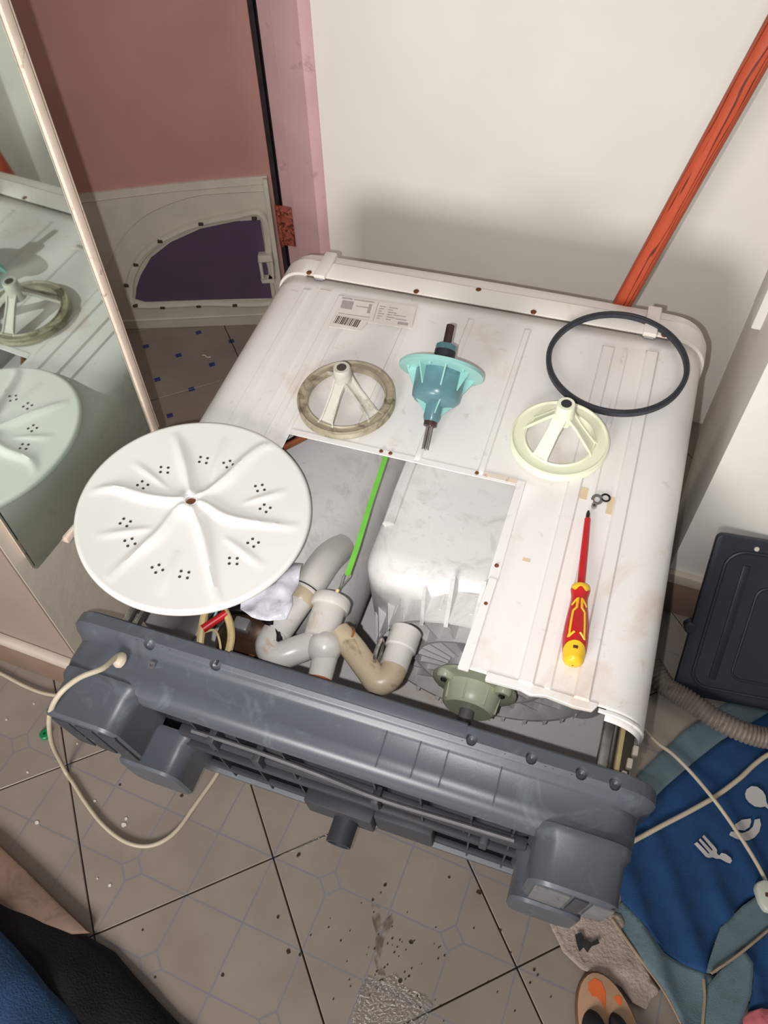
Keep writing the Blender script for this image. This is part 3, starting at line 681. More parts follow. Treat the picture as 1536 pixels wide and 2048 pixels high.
# underside ribs, beam and wire rod
MB().box(0.20, 0.76, -0.186, -0.170, -0.150, -0.128).build('underside_beam', M['grey_dark'], base, bevel=0.003)
MB().box(0.18, 0.78, -0.182, -0.170, -0.24, -0.225).build('underside_beam', M['grey_dark'], base, bevel=0.002)
MB().box(0.16, 0.78, -0.180, -0.170, -0.345, -0.33).build('underside_beam', M['grey_dark'], base, bevel=0.002)
for u in (0.235, 0.31, 0.385, 0.53, 0.60, 0.675, 0.735):
    MB().box(u, u + 0.003, -0.178, -0.140, -0.38, -0.06).build('underside_rib', M['grey_dark'], base, smooth=0)
MB().tube(smooth_path([(0.24, -0.186, -0.085), (0.34, -0.187, -0.075), (0.45, -0.188, -0.085), (0.54, -0.188, -0.110), (0.66, -0.187, -0.100), (0.74, -0.186, -0.095)], 6), 0.0035, 8).build('underside_rod', M['steel_grey'], base)
for u, hh in ((0.275, -0.09), (0.345, -0.115), (0.535, -0.125), (0.70, -0.15)):
    MB().box(u - 0.006, u + 0.006, -0.196, -0.17, hh - 0.03, hh + 0.012).build('underside_clip', M['grey_dark'], base, bevel=0.002)
MB().box(0.40, 0.52, -0.20, -0.17, -0.33, -0.26).build('motor_mount', M['grey_dark'], base, bevel=0.004)
MB().box(0.52, 0.62, -0.19, -0.17, -0.34, -0.25).build('motor_mount', M['grey_dark'], base, bevel=0.004)
MB().lathe([(0.0215, 0), (0.0215, 0.065), (0.0175, 0.065), (0.017, 0.02), (0, 0.02)], (0.472, -0.175, -0.305), (0, -1, 0), 24).build('drain_stub', M['grey_dark'], base)
# four feet
def foot(u0, u1, h0, h1, tag_name='foot'):
    R0 = rrect(u0 - 0.006, u1 + 0.006, h0 - 0.006, h1 + 0.004, 0.03); R1 = rrect(u0, u1, h0, h1, 0.028); R2 = rrect(u0 + 0.004, u1 - 0.004, h0 + 0.004, h1 - 0.004, 0.026)
    lv = [(-0.165, R0), (-0.176, R0), (-0.186, R1), (-0.236, R1), (-0.241, R2)]
    vs, fs = [], []; n = len(R0)
    for v, R in lv: vs += [(x, v, h) for x, h in R]
    for i in range(len(lv) - 1):
        for k in range(n): fs.append((i * n + k, i * n + (k + 1) % n, (i + 1) * n + (k + 1) % n, (i + 1) * n + k))
    fs.append(tuple(range((len(lv) - 1) * n, len(lv) * n)))
    f = MB().add(vs, fs).build('foot', M['grey_base'], base, smooth=35)
    return f
ft = foot(0.030, 0.158, -0.165, -0.022)
foot(0.076, 0.192, -0.350, -0.222)
ft2 = foot(0.765, 0.880, -0.150, -0.018)
foot(0.755, 0.860, -0.330, -0.200)
for uu in (0.045, 0.085, 0.125):
    MB().box(uu, uu + 0.03, -0.2435, -0.240, -0.15, -0.04).build('foot_pad', M['grey_dark'], base, bevel=0.001)
for uu, ww in ((0.775, 0.045), (0.825, 0.018), (0.848, 0.026)):
    MB().box(uu, uu + ww, -0.244, -0.240, -0.135, -0.03).build('foot_pad', M['foot_pad'] if ww > 0.02 else M['grey_dark'], base, bevel=0.001)
# cord grommet on the base
MB().lathe([(0.0, 0), (0.0125, 0), (0.0125, 0.004), (0.0095, 0.008), (0.006, 0.011), (0, 0.011)], (0.112, -0.135, -0.020), (-0.5, -0.2, 1), 20).build('cord_grommet', M['cord'], base)
MB().lathe([(0.0055, 0), (0.0055, 0.0025), (0.003, 0.0025), (0.0025, 0.001), (0, 0.001)], (0.163, -0.128, -0.019), (0, 0, 1), 14).build('base_screw', M['steel_grey'], base)

def onp(u, v, h): return MW @ Vector((u, v, h))
def panel_mtx(u, v, h, rz=0.0): return MW @ Matrix.Translation((u, v, h)) @ Matrix.Rotation(rz, 4, 'Z')

# ------------------------------------------------------------------ plastic bag tucked between the pipes
bag = patch('plastic_bag', [(0.281, 0.061), (0.3, 0.102), (0.315, 0.104), (0.322, 0.07), (0.321, 0.045), (0.33, 0.028), (0.328, 0.0045), (0.305, -0.0065), (0.2782, -0.0118), (0.2512, -0.0001), (0.24, 0.03), (0.25, 0.06)], -0.031, M['bag'], amp=0.010, sc=38, cuts=4, thick=0.0006, seed=4)
bag.matrix_world = MW
tag(bag, 'crumpled clear plastic bag tucked beside the white drain pipe', 'plastic bag')

# ------------------------------------------------------------------ pulsator disc
dn = Vector((0.1058, 0.0574, 1)).normalized(); dx = Vector((1, 0, 0)); dx = (dx - dn * dx.dot(dn)).normalized(); dy = dn.cross(dx)
PM = MW @ Matrix(((dx.x, dy.x, dn.x, 0.1248), (dx.y, dy.y, dn.y, 0.1221), (dx.z, dy.z, dn.z, 0.0325), (0, 0, 0, 1)))
disc = thing('pulsator_disc', 'large round white pulsator disc with curved vanes lying across the machine opening', 'pulsator', PM)
RD = 0.19
HX, HY = -0.012, 0.012      # hub centre
VANES = [[(-0.018, 0.024), (-0.0314, 0.0416), (-0.0527, 0.071), (-0.0789, 0.1036), (-0.1024, 0.1305)],
         [(-0.006, 0.024), (0.0052, 0.0411), (0.0164, 0.0677), (0.0242, 0.0896), (0.0328, 0.1238), (0.0477, 0.1593), (0.062, 0.170)],
         [(0.002, 0.014), (0.0187, 0.0137), (0.0523, 0.0055), (0.0912, 0.0099), (0.168, 0.0266)],
         [(-0.008, 0.0), (0.0, -0.0048), (0.0321, -0.0368), (0.0666, -0.0832), (0.1093, -0.1418)],
         [(-0.018, 0.0), (-0.0265, -0.0143), (-0.0311, -0.061), (-0.0466, -0.1067), (-0.0617, -0.1601)],
         [(-0.026, 0.010), (-0.0424, 0.0045), (-0.0855, -0.0049), (-0.1388, -0.0074), (-0.170, -0.0258)]]
MINOR = [[(-0.1372, 0.05), (-0.0629, 0.0242)], [(-0.0185, 0.1519), (-0.0028, 0.068)], [(0.122, 0.0866), (0.0698, 0.0426)], [(0.1453, -0.0598), (0.0723, -0.0315)], [(0.0121, -0.0843), (0.0244, -0.1556)], [(-0.1167, -0.0986), (-0.0513, -0.0583)]]
HOLES = [(-0.0851, 0.0567), (-0.0337, 0.0996), (0.0098, 0.1068), (0.0806, 0.0796), (0.1058, 0.0444), (0.1153, -0.0241), (0.1004, -0.0662), (0.0407, -0.115), (-0.0026, -0.1202), (-0.066, -0.0922), (-0.0918, -0.0613), (-0.1031, 0.0154)]
def seg_d(x, y, pts):
    best = 9; bt = 0
    n = len(pts) - 1
    for i in range(n):
        ax, ay = pts[i]; bx, by = pts[i + 1]
        dx_, dy_ = bx - ax, by - ay; t = ((x - ax) * dx_ + (y - ay) * dy_) / (dx_ * dx_ + dy_ * dy_); t = max(0, min(1, t))
        d = math.hypot(x - ax - t * dx_, y - ay - t * dy_)
        if d < best: best = d; bt = (i + t) / n
    return best, bt
vanes = [[(p.x, p.y) for p in smooth_path([(x, y, 0) for x, y in P_], 3)] for P_ in VANES]
minors = MINOR
def disc_h(x, y):
    r = math.hypot(x, y); rh = math.hypot(x - HX, y - HY)
    z = -0.006 + 0.006 * (r / RD) ** 2
    z += 0.0085 * (1 if rh < 0.014 else math.exp(-((rh - 0.014) / 0.012) ** 2))
    for P_ in vanes:
        d, t = seg_d(x, y, P_)
        w = 0.0054 + 0.0040 * math.sin(math.pi * min(1, t * 1.1))
        if d < w * 2.4:
            hgt = 0.0105 * min(1, 0.75 + t) * (1 - 0.8 * max(0, (t - 0.55) / 0.45) ** 1.4)
            z = max(z, z * 0 + z) + hgt * math.exp(-(d / w) ** 2 * 1.3) * min(1, rh / 0.03)
        # each vane has a scooped hollow on its clockwise side
    for P_ in minors:
        d, t = seg_d(x, y, P_)
        if d < 0.012: z += 0.0042 * math.sin(math.pi * (0.10 + 0.80 * t)) * math.exp(-(d / 0.0048) ** 2)
    return z
NR, NA = 56, 160
vs, fs = [], []
for i in range(NR + 1):
    f_ = i / NR
    for k in range(NA):
        a = 2 * math.pi * k / NA
        rr_ = 0.0085 + (RD - 0.004 - 0.0085) * f_
        x, y = rr_ * math.cos(a) + HX * (1 - f_), rr_ * math.sin(a) + HY * (1 - f_); vs.append((x, y, disc_h(x, y)))
extra = [(RD, -0.003), (RD + 0.0005, -0.009), (RD - 0.003, -0.013), (RD - 0.008, -0.011), (0.02, -0.012), (0.0085, -0.010)]
for r, z in extra:
    for k in range(NA):
        a = 2 * math.pi * k / NA; q_ = 1 if r > 0.1 else 0; vs.append((r * math.cos(a) + HX * (1 - q_), r * math.sin(a) + HY * (1 - q_), z))
NT = NR + 1 + len(extra)
for i in range(NT):
    j = (i + 1) % NT
    for k in range(NA):
        k2 = (k + 1) % NA; fs.append((i * NA + k, i * NA + k2, j * NA + k2, j * NA + k))
MB().add(vs, fs).build('disc_body', M['white_plastic'], disc, smooth=60)
MB().lathe([(0.0148, 0), (0.0148, 0.001), (0.0095, 0.0018), (0.0086, 0.001), (0.0086, -0.002)], (HX, HY, 0.0022), (0, 0, 1), 28, cap=False).build('hub_rim', M['white_plastic'], disc)
MB().lathe([(0.0085, 0.0), (0.0, -0.001)], (HX, HY, -0.004), (0, 0, 1), 20).build('hub_screw', M['rust'], disc)
hole = None
for idx, (cx, cy) in enumerate(HOLES):
    az = math.degrees(math.atan2(cy, cx))
    for k in range(4):
        a = math.radians(az + 90 * k + (38 if idx % 2 else 8))
        x, y = cx + 0.0088 * math.cos(a), cy + 0.0072 * math.sin(a)
        if hole is None:
            hole = MB().lathe([(0.0024, -0.0012), (0.0024, 0.0004), (0.0, 0.0005)], (0, 0, 0), (0, 0, 1), 10).build('drain_hole', M['hole'], disc); o = hole
        else:
            o = hole.copy(); COL.objects.link(o)
        o.location = (x, y, disc_h(x, y) + 0.0002)

# ------------------------------------------------------------------ belt pulleys
def pulley(name, label, u, v, R, hubh, body, rim, angs, rw=0.018, hole_m=None):
    t = thing(name, label, 'pulley', panel_mtx(u, v, 0.0045))
    a, b_ = R - rw, R
    z0, z1 = 0.0, 0.016
    MB().lathe([(a, z0 + 0.002), (a, z1 - 0.001), (a + 0.002, z1), (a + 0.004, z1 - 0.003), (b_ - 0.006, z1 - 0.003), (b_ - 0.003, z1 + 0.0005), (b_, z1 - 0.001), (b_, z1 - 0.003), (b_ - 0.005, 0.008), (b_, z0 + 0.003), (b_, z0 + 0.001), (b_ - 0.002, z0), (a + 0.002, z0), (a, z0 + 0.002)], (0, 0, 0), (0, 0, 1), 72, cap=False).build('rim', rim, t, smooth=30)
    MB().lathe([(0.0175, hubh - 0.040), (0.0155, hubh - 0.012), (0.0145, hubh - 0.001), (0.0138, hubh), (0.0085, hubh), (0.0078, hubh - 0.001), (0.0078, hubh - 0.030), (0.0, hubh - 0.030)], (0, 0, 0), (0, 0, 1), 32).build('hub', body, t)
    MB().lathe([(0.0088, hubh + 0.0004), (0.006, hubh + 0.0006), (0.0055, hubh - 0.006), (0, hubh - 0.006)], (0, 0, 0), (0, 0, 1), 12).build('shaft_socket', hole_m or M['hole'], t)
    for k in range(3):
        an = math.radians(angs[k])
        mb = MB()
        p_in = Vector((0.012, 0, hubh - 0.026)); p_out = Vector((a + 0.006, 0, 0.007))
        w0, w1 = 0.0085, 0.0135
        th = 0.004
        def sec(p, w): return [Vector((p.x, -w, p.z - th)), Vector((p.x, w, p.z - th)), Vector((p.x, w, p.z + th)), Vector((p.x, w - 0.003, p.z + th)), Vector((p.x, w - 0.003, p.z)), Vector((p.x, -w + 0.003, p.z)), Vector((p.x, -w + 0.003, p.z + th)), Vector((p.x, -w, p.z + th))]
        stn = []
        for q in (0, 0.3, 0.6, 0.85, 1.0):
            p = p_in.lerp(p_out, q); w = w0 + (w1 - w0) * q
            if q == 1.0: w += 0.004
            if q == 0.0: w += 0.003
            stn.append(sec(p, w))
        vv = [x for s_ in stn for x in s_]; ff = []
        for i in range(len(stn) - 1):
            for j in range(8): ff.append((i * 8 + j, i * 8 + (j + 1) % 8, (i + 1) * 8 + (j + 1) % 8, (i + 1) * 8 + j))
        ff.append(tuple(range(8))); ff.append(tuple(range((len(stn) - 1) * 8, len(stn) * 8)))
        mb.add(vv, ff)
        mb.xf(Matrix.Rotation(an, 4, 'Z')).build('spoke', body, t, smooth=30)
    return t
pulley('used_pulley', 'grimy grey three-spoke belt pulley lying near the rating label', 0.275, 0.431, 0.0895, 0.088, M['old_pulley'], M['old_rim'], (-100, -26, 128), 0.019)
pulley('new_pulley', 'clean ivory three-spoke belt pulley beside the black belt loop', 0.661, 0.440, 0.083, 0.100, M['new_pulley'], M['new_pulley'], (-113, -8, 160), 0.026, M['black_rubber'])

# ------------------------------------------------------------------ drive belt
belt = thing('drive_belt', 'black rubber drive belt loop lying at the far right corner of the panel', 'belt', panel_mtx(0.724, 0.647, 0.0045))
bp = []
for k in range(72):
    a = 2 * math.pi * k / 72
    bp.append(Vector((0.1225 * math.cos(a) * (1.0 + 0.006 * math.sin(2 * a)), 0.1225 * math.sin(a), 0.006 + 0.004 * max(0, math.sin(a)) ** 2)))
vs, fs = [], []
prof = [(-0.0035, -0.005), (0.0035, -0.005), (0.0048, 0.005), (-0.0048, 0.005)]
for p in bp:
    rd = Vector((p.x, p.y, 0)).normalized()
    for (x, z) in prof: vs.append(p + rd * x + Vector((0, 0, z)))
for i in range(72):
    j = (i + 1) % 72
    for k in range(4): fs.append((i * 4 + k, i * 4 + (k + 1) % 4, j * 4 + (k + 1) % 4, j * 4 + k))
MB().add(vs, fs).build('belt_loop', M['belt'], belt, smooth=30)
MB().tube([p + Vector((0, 0, 0.0052)) for p in bp], 0.0012, 6, True).build('belt_seam', M['black_rubber'], belt)

# ------------------------------------------------------------------ teal drive unit lying on its flange
T0 = Vector((0.446, 0.359, 0.010)); T1 = Vector((0.4335, 0.562, 0.110)); tax = (T1 - T0); TL = tax.length; tax.normalize()
e1, e2, e3 = basis(tax)
TM = MW @ Matrix(((e1.x, e2.x, e3.x, T0.x), (e1.y, e2.y, e3.y, T0.y), (e1.z, e2.z, e3.z, T0.z), (0, 0, 0, 1)))
drv = thing('drive_unit', 'teal plastic pulsator drive unit with steel shafts lying on the panel', 'gearbox', TM)
def t_(f): return f * TL
MB().lathe([(0, 0), (0.0052, 0.001), (0.0055, 0.004), (0.0055, t_(0.20))], (0, 0, 0), (0, 0, 1), 16).build('lower_shaft', M['steel'], drv)
for k in range(4):
    a = k * math.pi / 2
    MB().box(-0.0009, 0.0009, 0.0048, 0.0060, 0.0, t_(0.19)).xf(Matrix.Rotation(a, 4, 'Z')).build('spline', M['steel_brown'], drv, smooth=0)
MB().lathe([(0.0, t_(0.185)), (0.0115, t_(0.185)), (0.0115, t_(0.225)), (0.0105, t_(0.228))], (0, 0, 0), (0, 0, 1), 24).build('lower_collar', M['steel_brown'], drv)
MB().lathe([(0.012, t_(0.22)), (0.0145, t_(0.25)), (0.0148, t_(0.345)), (0.020, t_(0.355)), (0.036, t_(0.372)), (0.0415, t_(0.40)), (0.0425, t_(0.44)), (0.0435, t_(0.60)), (0.0435, t_(0.63))], (0, 0, 0), (0, 0, 1), 48).build('body', M['teal_dark'], drv)
MB().lathe([(0.0, t_(0.605)), (0.070, t_(0.605)), (0.0745, t_(0.612)), (0.0745, t_(0.638)), (0.072, t_(0.645)), (0.066, t_(0.650)), (0.050, t_(0.662)), (0.040, t_(0.680)), (0.030, t_(0.70))], (0, 0, 0), (0, 0, 1), 64).build('flange', M['teal'], drv)
MB().lathe([(0.031, t_(0.690)), (0.032, t_(0.705)), (0.024, t_(0.715))], (0, 0, 0), (0, 0, 1), 40).build('seal', M['black_rubber'], drv)
MB().lathe([(0.0, t_(0.70)), (0.0185, t_(0.70)), (0.0185, t_(0.785)), (0.0175, t_(0.79))], (0, 0, 0), (0, 0, 1), 32).build('upper_sleeve', M['black_rubber'], drv)
MB().lathe([(0.0, t_(0.785)), (0.0185, t_(0.785)), (0.018, t_(0.828)), (0.016, t_(0.835)), (0.0, t_(0.835))], (0, 0, 0), (0, 0, 1), 32).build('sleeve_cap', M['teal_dark'], drv)
MB().lathe([(0.008, t_(0.83)), (0.0075, t_(0.84)), (0.007, t_(0.995)), (0, t_(1.0))], (0, 0, 0), (0, 0, 1), 18).build('upper_shaft', M['steel_brown'], drv)
for k in range(6):
    a = k * math.pi / 3 + 0.1
    MB().box(-0.0009, 0.0009, 0.0064, 0.0076, t_(0.84), t_(0.99)).xf(Matrix.Rotation(a, 4, 'Z')).build('spline', M['steel_brown'], drv, smooth=0)
for k in range(8):
    a = k * math.pi / 4 + 0.25
    MB().add([(-0.0012, 0.042, t_(0.46)), (-0.0012, 0.042, t_(0.61)), (-0.0012, 0.062, t_(0.61)), (0.0012, 0.042, t_(0.46)), (0.0012, 0.042, t_(0.61)), (0.0012, 0.062, t_(0.61))],
             [(0, 1, 2), (5, 4, 3), (0, 3, 4, 1), (1, 4, 5, 2), (2, 5, 3, 0)]).xf(Matrix.Rotation(a, 4, 'Z')).build('gusset', M['teal'], drv, smooth=0)
for k in range(4):
    a = k * math.pi / 2 + 0.4
    MB().add([(-0.001, 0.013, t_(0.27)), (-0.001, 0.013, t_(0.365)), (-0.001, 0.034, t_(0.372)), (0.001, 0.013, t_(0.27)), (0.001, 0.013, t_(0.365)), (0.001, 0.034, t_(0.372))],
             [(0, 1, 2), (5, 4, 3), (0, 3, 4, 1), (1, 4, 5, 2), (2, 5, 3, 0)]).xf(Matrix.Rotation(a, 4, 'Z')).build('gusset', M['teal'], drv, smooth=0)
for k in range(6):
    a = k * math.pi / 3 + 0.3
    MB().lathe([(0.003, 0), (0.0028, -0.004), (0, -0.0045)], (0.058 * math.cos(a), 0.058 * math.sin(a), t_(0.606)), (0, 0, 1), 10).build('flange_peg', M['teal'], drv)

# ------------------------------------------------------------------ screwdriver (local y along the blade towards the tip)
S0 = Vector((0.7605, 0.040, 0.0195)); S1 = Vector((0.7345, 0.313, 0.008)); sax = (S1 - S0); SL = sax.length; sax.normalize()
sx = sax.cross(Vector((0, 0, 1))).normalized(); sz = sx.cross(sax)
SM = MW @ Matrix(((sx.x, sax.x, sz.x, S0.x), (sx.y, sax.y, sz.y, S0.y), (sx.z, sax.z, sz.z, S0.z), (0, 0, 0, 1)))
scd = thing('screwdriver', 'red and yellow insulated screwdriver lying on the right of the panel', 'screwdriver', SM)
HPF = [(0.0, 0.0), (0.007, 0.0005), (0.012, 0.003), (0.0145, 0.008), (0.0158, 0.018), (0.0172, 0.034), (0.0175, 0.046), (0.0165, 0.062), (0.0145, 0.080), (0.0122, 0.096), (0.0112, 0.106), (0.0118, 0.114), (0.0135, 0.121), (0.0142, 0.125), (0.0132, 0.130), (0.010, 0.1325), (0.0, 0.133)]
def hr(y):
    for (r0, y0), (r1, y1) in zip(HPF, HPF[1:]):
        if y0 <= y <= y1: return r0 + (r1 - r0) * (y - y0) / max(1e-9, y1 - y0)
    return 0
def hsurf(t, y, off=0.0006):
    r = hr(y) + off; return (r * math.sin(t), y, r * math.cos(t))
ycap = lambda t: 0.020 + 0.012 * math.cos(t) if abs(t) < 1.3 else 0.0232 - 0.004 * (abs(t) - 1.3)
def handle_band(f0, f1, m, name, off=0.0):
    vs, fs = [], []; NAz, NY = 64, 24
    for k in range(NAz):
        t = -math.pi + 2 * math.pi * k / NAz
        for j in range(NY + 1):
            y = f0(t) + (f1(t) - f0(t)) * j / NY; vs.append(hsurf(t, y, off))
    for k in range(NAz):
        k2 = (k + 1) % NAz
        for j in range(NY): fs.append((k * (NY + 1) + j, k * (NY + 1) + j + 1, k2 * (NY + 1) + j + 1, k2 * (NY + 1) + j))
    return MB().add(vs, fs).build(name, m, scd, smooth=50)
ytop = lambda t: 0.1205 + 0.0028 * math.cos(5 * t + 0.3)
handle_band(lambda t: 0.0001, ycap, M['sd_yellow'], 'end_cap', 0.0)
handle_band(ycap, ytop, M['sd_red'], 'grip', 0.0004)
handle_band(ytop, lambda t: 0.1329, M['sd_yellow'], 'collar', 0.0)
def inlay(pts, w=0.0021):
    mb = MB()
    P = []
    for (t0, y0), (t1, y1) in zip(pts, pts[1:]):
        for j in range(6): P.append((t0 + (t1 - t0) * j / 6, y0 + (y1 - y0) * j / 6))
    P.append(pts[-1])
    mb.tube([hsurf(t, y, -0.0004) for t, y in P], w, 8)
    return mb
for s_ in (-1, 1):
    mb = inlay([(s_ * 0.95, 0.092), (s_ * 0.55, 0.099), (s_ * 0.25, 0.104), (s_ * 0.28, 0.087), (s_ * 0.60, 0.081), (s_ * 0.62, 0.042), (s_ * 0.72, 0.036)])
    a_ = inlay([(s_ * 0.70, 0.037), (s_ * 0.22, 0.045)]); mb.add(a_.v, a_.f)
    mb.build('grip_inlay', M['sd_yellow'], scd)
MB().box(-0.0035, 0.0035, 0.0195, 0.0245, 0.0130, 0.0166).build('lanyard_slot', M['brass'], scd, bevel=0.0008)
MB().lathe([(0.0058, 0.132), (0.0056, 0.20), (0.0046, 0.258), (0.004, 0.2585)], (0, 0, 0), (0, 1, 0), 24).build('insulated_shank', M['sd_red'], scd)
MB().lathe([(0.0033, 0.258), (0.0032, 0.268), (0.0016, 0.274), (0, 0.2745)], (0, 0, 0), (0, 1, 0), 14).build('tip', M['black_gloss'], scd)
# nut, washer and o-ring
nut = tag(MB().lathe([(0.0048, 0), (0.0048, 0.0055), (0.0024, 0.0058), (0.0022, 0.001), (0, 0.001)], (0, 0, 0), (0, 0, 1), 6).build('hex_nut', M['steel'], None, smooth=20), 'small steel nut at the screwdriver tip', 'nut')
nut.matrix_world = panel_mtx(0.7415, 0.3275, 0.0012)
wsh = tag(MB().lathe([(0.0095, 0), (0.0095, 0.0012), (0.0045, 0.0012), (0.0045, 0), (0.0095, 0)], (0, 0, 0), (0, 0, 1), 28, cap=False).build('washer', M['steel'], None), 'flat steel washer between the nut and the black o-ring', 'washer')
wsh.matrix_world = panel_mtx(0.744, 0.3425, 0.0020) @ Matrix.Rotation(math.radians(14), 4, 'X')
orr = tag(MB().tube([Vector((0.0068 * math.cos(2 * math.pi * k / 28), 0.0068 * math.sin(2 * math.pi * k / 28), 0.0017)) for k in range(28)], 0.0017, 8, True).build('o_ring', M['black_gloss'], None), 'tiny black rubber o-ring beyond the screwdriver tip', 'o-ring')
orr.matrix_world = panel_mtx(0.7565, 0.3495, 0.0008)

# ------------------------------------------------------------------ orange pole behind the machine
PB = Vector((-0.13584, 1.405, 0.0)); PT = Vector((0.2050, 1.2622, 1.68))
pd = (PT - PB); PLn = pd.length; pq = pd.to_track_quat('Z', 'Y').to_matrix().to_4x4()
pol = thing('wooden_pole', 'orange-red pole with dark wood grain leaning in the gap behind the machine', 'pole', Matrix.Translation(PB) @ pq)
def wood_pole():
    m = M['pole']; nt = m.node_tree; N = nt.nodes; L = nt.links; b = N['Principled BSDF']
    tc = N.new('ShaderNodeTexCoord'); mp = N.new('ShaderNodeMapping'); mp.inputs['Scale'].default_value = (80, 80, 6.0)
    L.new(tc.outputs['Object'], mp.inputs['Vector'])
    wv = N.new('ShaderNodeTexWave'); wv.inputs['Scale'].default_value = 1.0; wv.inputs['Distortion'].default_value = 7; wv.inputs['Detail'].default_value = 2
    L.new(mp.outputs['Vector'], wv.inputs['Vector'])
    rp = N.new('ShaderNodeValToRGB'); rp.color_ramp.elements[0].position = 0.02; rp.color_ramp.elements[0].color = lin((104, 34, 18)); rp.color_ramp.elements[1].position = 0.22; rp.color_ramp.elements[1].color = lin((190, 80, 50))
    L.new(wv.outputs['Fac'], rp.inputs['Fac']); L.new(rp.outputs['Color'], b.inputs['Base Color'])
wood_pole()
MB().lathe([(0.0, 0.0), (0.0175, 0.0), (0.0185, 0.004), (0.0185, PLn - 0.004), (0.0175, PLn), (0, PLn)], (0, 0, 0), (0, 0, 1), 28).build('shaft', M['pole'], pol)
MB().lathe([(0.0205, 0.0), (0.0205, 0.035), (0.0185, 0.037)], (0, 0, 0), (0, 0, 1), 28).build('foot_cap', M['black_rubber'], pol)

# ------------------------------------------------------------------ black tray leaning against the right wall
b0 = Vector((0.287, 0.872, 0.004)); b1 = Vector((0.287 + 0.56, 0.872 + 0.075, 0.004)); tpx = (b1 - b0).normalized()
tpy = Vector((-0.03, 0.175, 0.318)); tpy = (tpy - tpx * tpy.dot(tpx)).normalized(); tpz = tpx.cross(tpy)
TRM = Matrix(((tpx.x, tpy.x, tpz.x, b0.x), (tpx.y, tpy.y, tpz.y, b0.y), (tpx.z, tpy.z, tpz.z, b0.z), (0, 0, 0, 1)))
tray = thing('plastic_cover', 'black moulded plastic cover propped against the right wall', 'cover', TRM)
MB().prism(rrect(0.0, 0.56, 0.0, 0.365, 0.012), 0.0, 0.016).build('plate', M['tray'], tray, bevel=0.004)
rr = rrect(0.028, 0.532, 0.028, 0.337, 0.035)
MB().tube([Vector((x, y, 0.016)) for x, y in rr], 0.004, 8, True).build('raised_rim', M['tray'], tray)
rr = rrect(0.10, 0.46, 0.06, 0.27, 0.02)
MB().tube([Vector((x, y, 0.016)) for x, y in rr], 0.003, 8, True).build('raised_rim', M['tray'], tray)
MB().box(0.06, 0.075, 0.05, 0.31, 0.014, 0.0185).build('rib', M['tray'], tray, bevel=0.002)
MB().lathe([(0.005, 0), (0.004, 0.002), (0, 0.0025)], (0.075, 0.347, 0.016), (0, 0, 1), 12).build('screw_boss', M['panel_cream'], tray)
MB().lathe([(0.012, -0.004), (0.012, 0.014), (0.009, 0.017), (0, 0.017)], (0.0, 0.155, 0.0), (0, 0, 1), 14).build('side_lug', M['tray'], tray)

# ------------------------------------------------------------------ corrugated drain hose
hp = smooth_path([(0.235, 0.90, 0.03), (0.27, 0.86, 0.028), (0.318, 0.845, 0.026), (0.375, 0.822, 0.026), (0.44, 0.812, 0.026), (0.50, 0.822, 0.026), (0.62, 0.86, 0.026)], 22)
hs = tag(MB().tube(hp, 0.02, 16, rfun=lambda i: 0.0205 + 0.0022 * math.sin(i * 2.1)).build('drain_hose', M['hose'], None, smooth=60), 'dirty grey corrugated drain hose on the floor right of the machine', 'hose')
recentre(hs)

# ------------------------------------------------------------------ blue cloth on the floor (points measured on the floor plane)
CAMP = Vector((0, 0, 1.5047)); FPX = 1529.98
def fl(px, py, z=0.0):
    """floor position of a survey point given in photograph pixels"""
    d = cr * ((px - 768) / FPX) - cu * ((py - 1024) / FPX) + cw
    t = (z - CAMP.z) / d.z; p = CAMP + d * t
    return (p.x, p.y)
cl = thing('kitchen_cloth', 'crumpled blue cloth with pale cutlery prints on the floor at right', 'cloth', Matrix.Translation((0.40, 0.60, 0)))
def P(pts, z=0.0):
    return [(x - 0.40, y - 0.60) for x, y in (fl(a, b, z) for a, b in pts)]
def fold(x, y):
    # x,y local; long soft folds running down to the right lower corner
    wx, wy = x + 0.40, y + 0.60
    w = max(0, min(1, (0.66 - wy) / 0.2))
    return 0.010 * w * (0.5 + 0.5 * math.sin((wx * 1.0 + wy * 0.55) * 75)) ** 2
RX = 0.35
main = P([(1265, 1640), (1333, 1573), (1385, 1528), (1439, 1485), (1536, 1427)]) + [(RX, 0.28), (RX, -0.02)] + P([(1536, 1775), (1480, 1815), (1436, 1858), (1418, 1910), (1405, 1950), (1365, 1930), (1326, 1908), (1285, 1855), (1241, 1802), (1235, 1760)])
patch('blue_field', main, 0.003, M['cloth_blue'], cl, amp=0.003, sc=14, cuts=4, seed=2, zfun=fold)
band1 = P([(1240, 1600), (1275, 1550), (1364, 1464), (1446, 1410), (1536, 1372)]) + [(RX, 0.36), (RX, 0.28)] + P([(1536, 1427), (1439, 1485), (1385, 1528), (1333, 1573), (1265, 1640)])
patch('pale_border', band1, 0.002, M['cloth_pale'], cl, amp=0.003, sc=14, cuts=3, seed=2)
band2 = P([(1241, 1802), (1285, 1855), (1326, 1908), (1365, 1930), (1405, 1950), (1450, 1960), (1492, 1990), (1440, 2048), (1400, 2120), (1340, 2090), (1360, 2048), (1326, 1984), (1270, 1908), (1222, 1840)])
patch('pale_border', band2, 0.003, M['cloth_pale'], cl, amp=0.003, sc=14, cuts=4, seed=5, zfun=fold)
band3 = P([(1405, 1950), (1418, 1910), (1436, 1858), (1480, 1815), (1536, 1775)]) + [(RX, -0.02), (RX, -0.08)] + P([(1536, 1855), (1480, 1900), (1430, 1948)])
patch('pale_border', band3, 0.010, M['cloth_pale'], cl, amp=0.003, sc=14, cuts=4, seed=6)
band4 = P([(1430, 1948), (1480, 1900), (1500, 1930), (1496, 1990), (1470, 2060), (1420, 2120), (1398, 2048), (1400, 1985)])
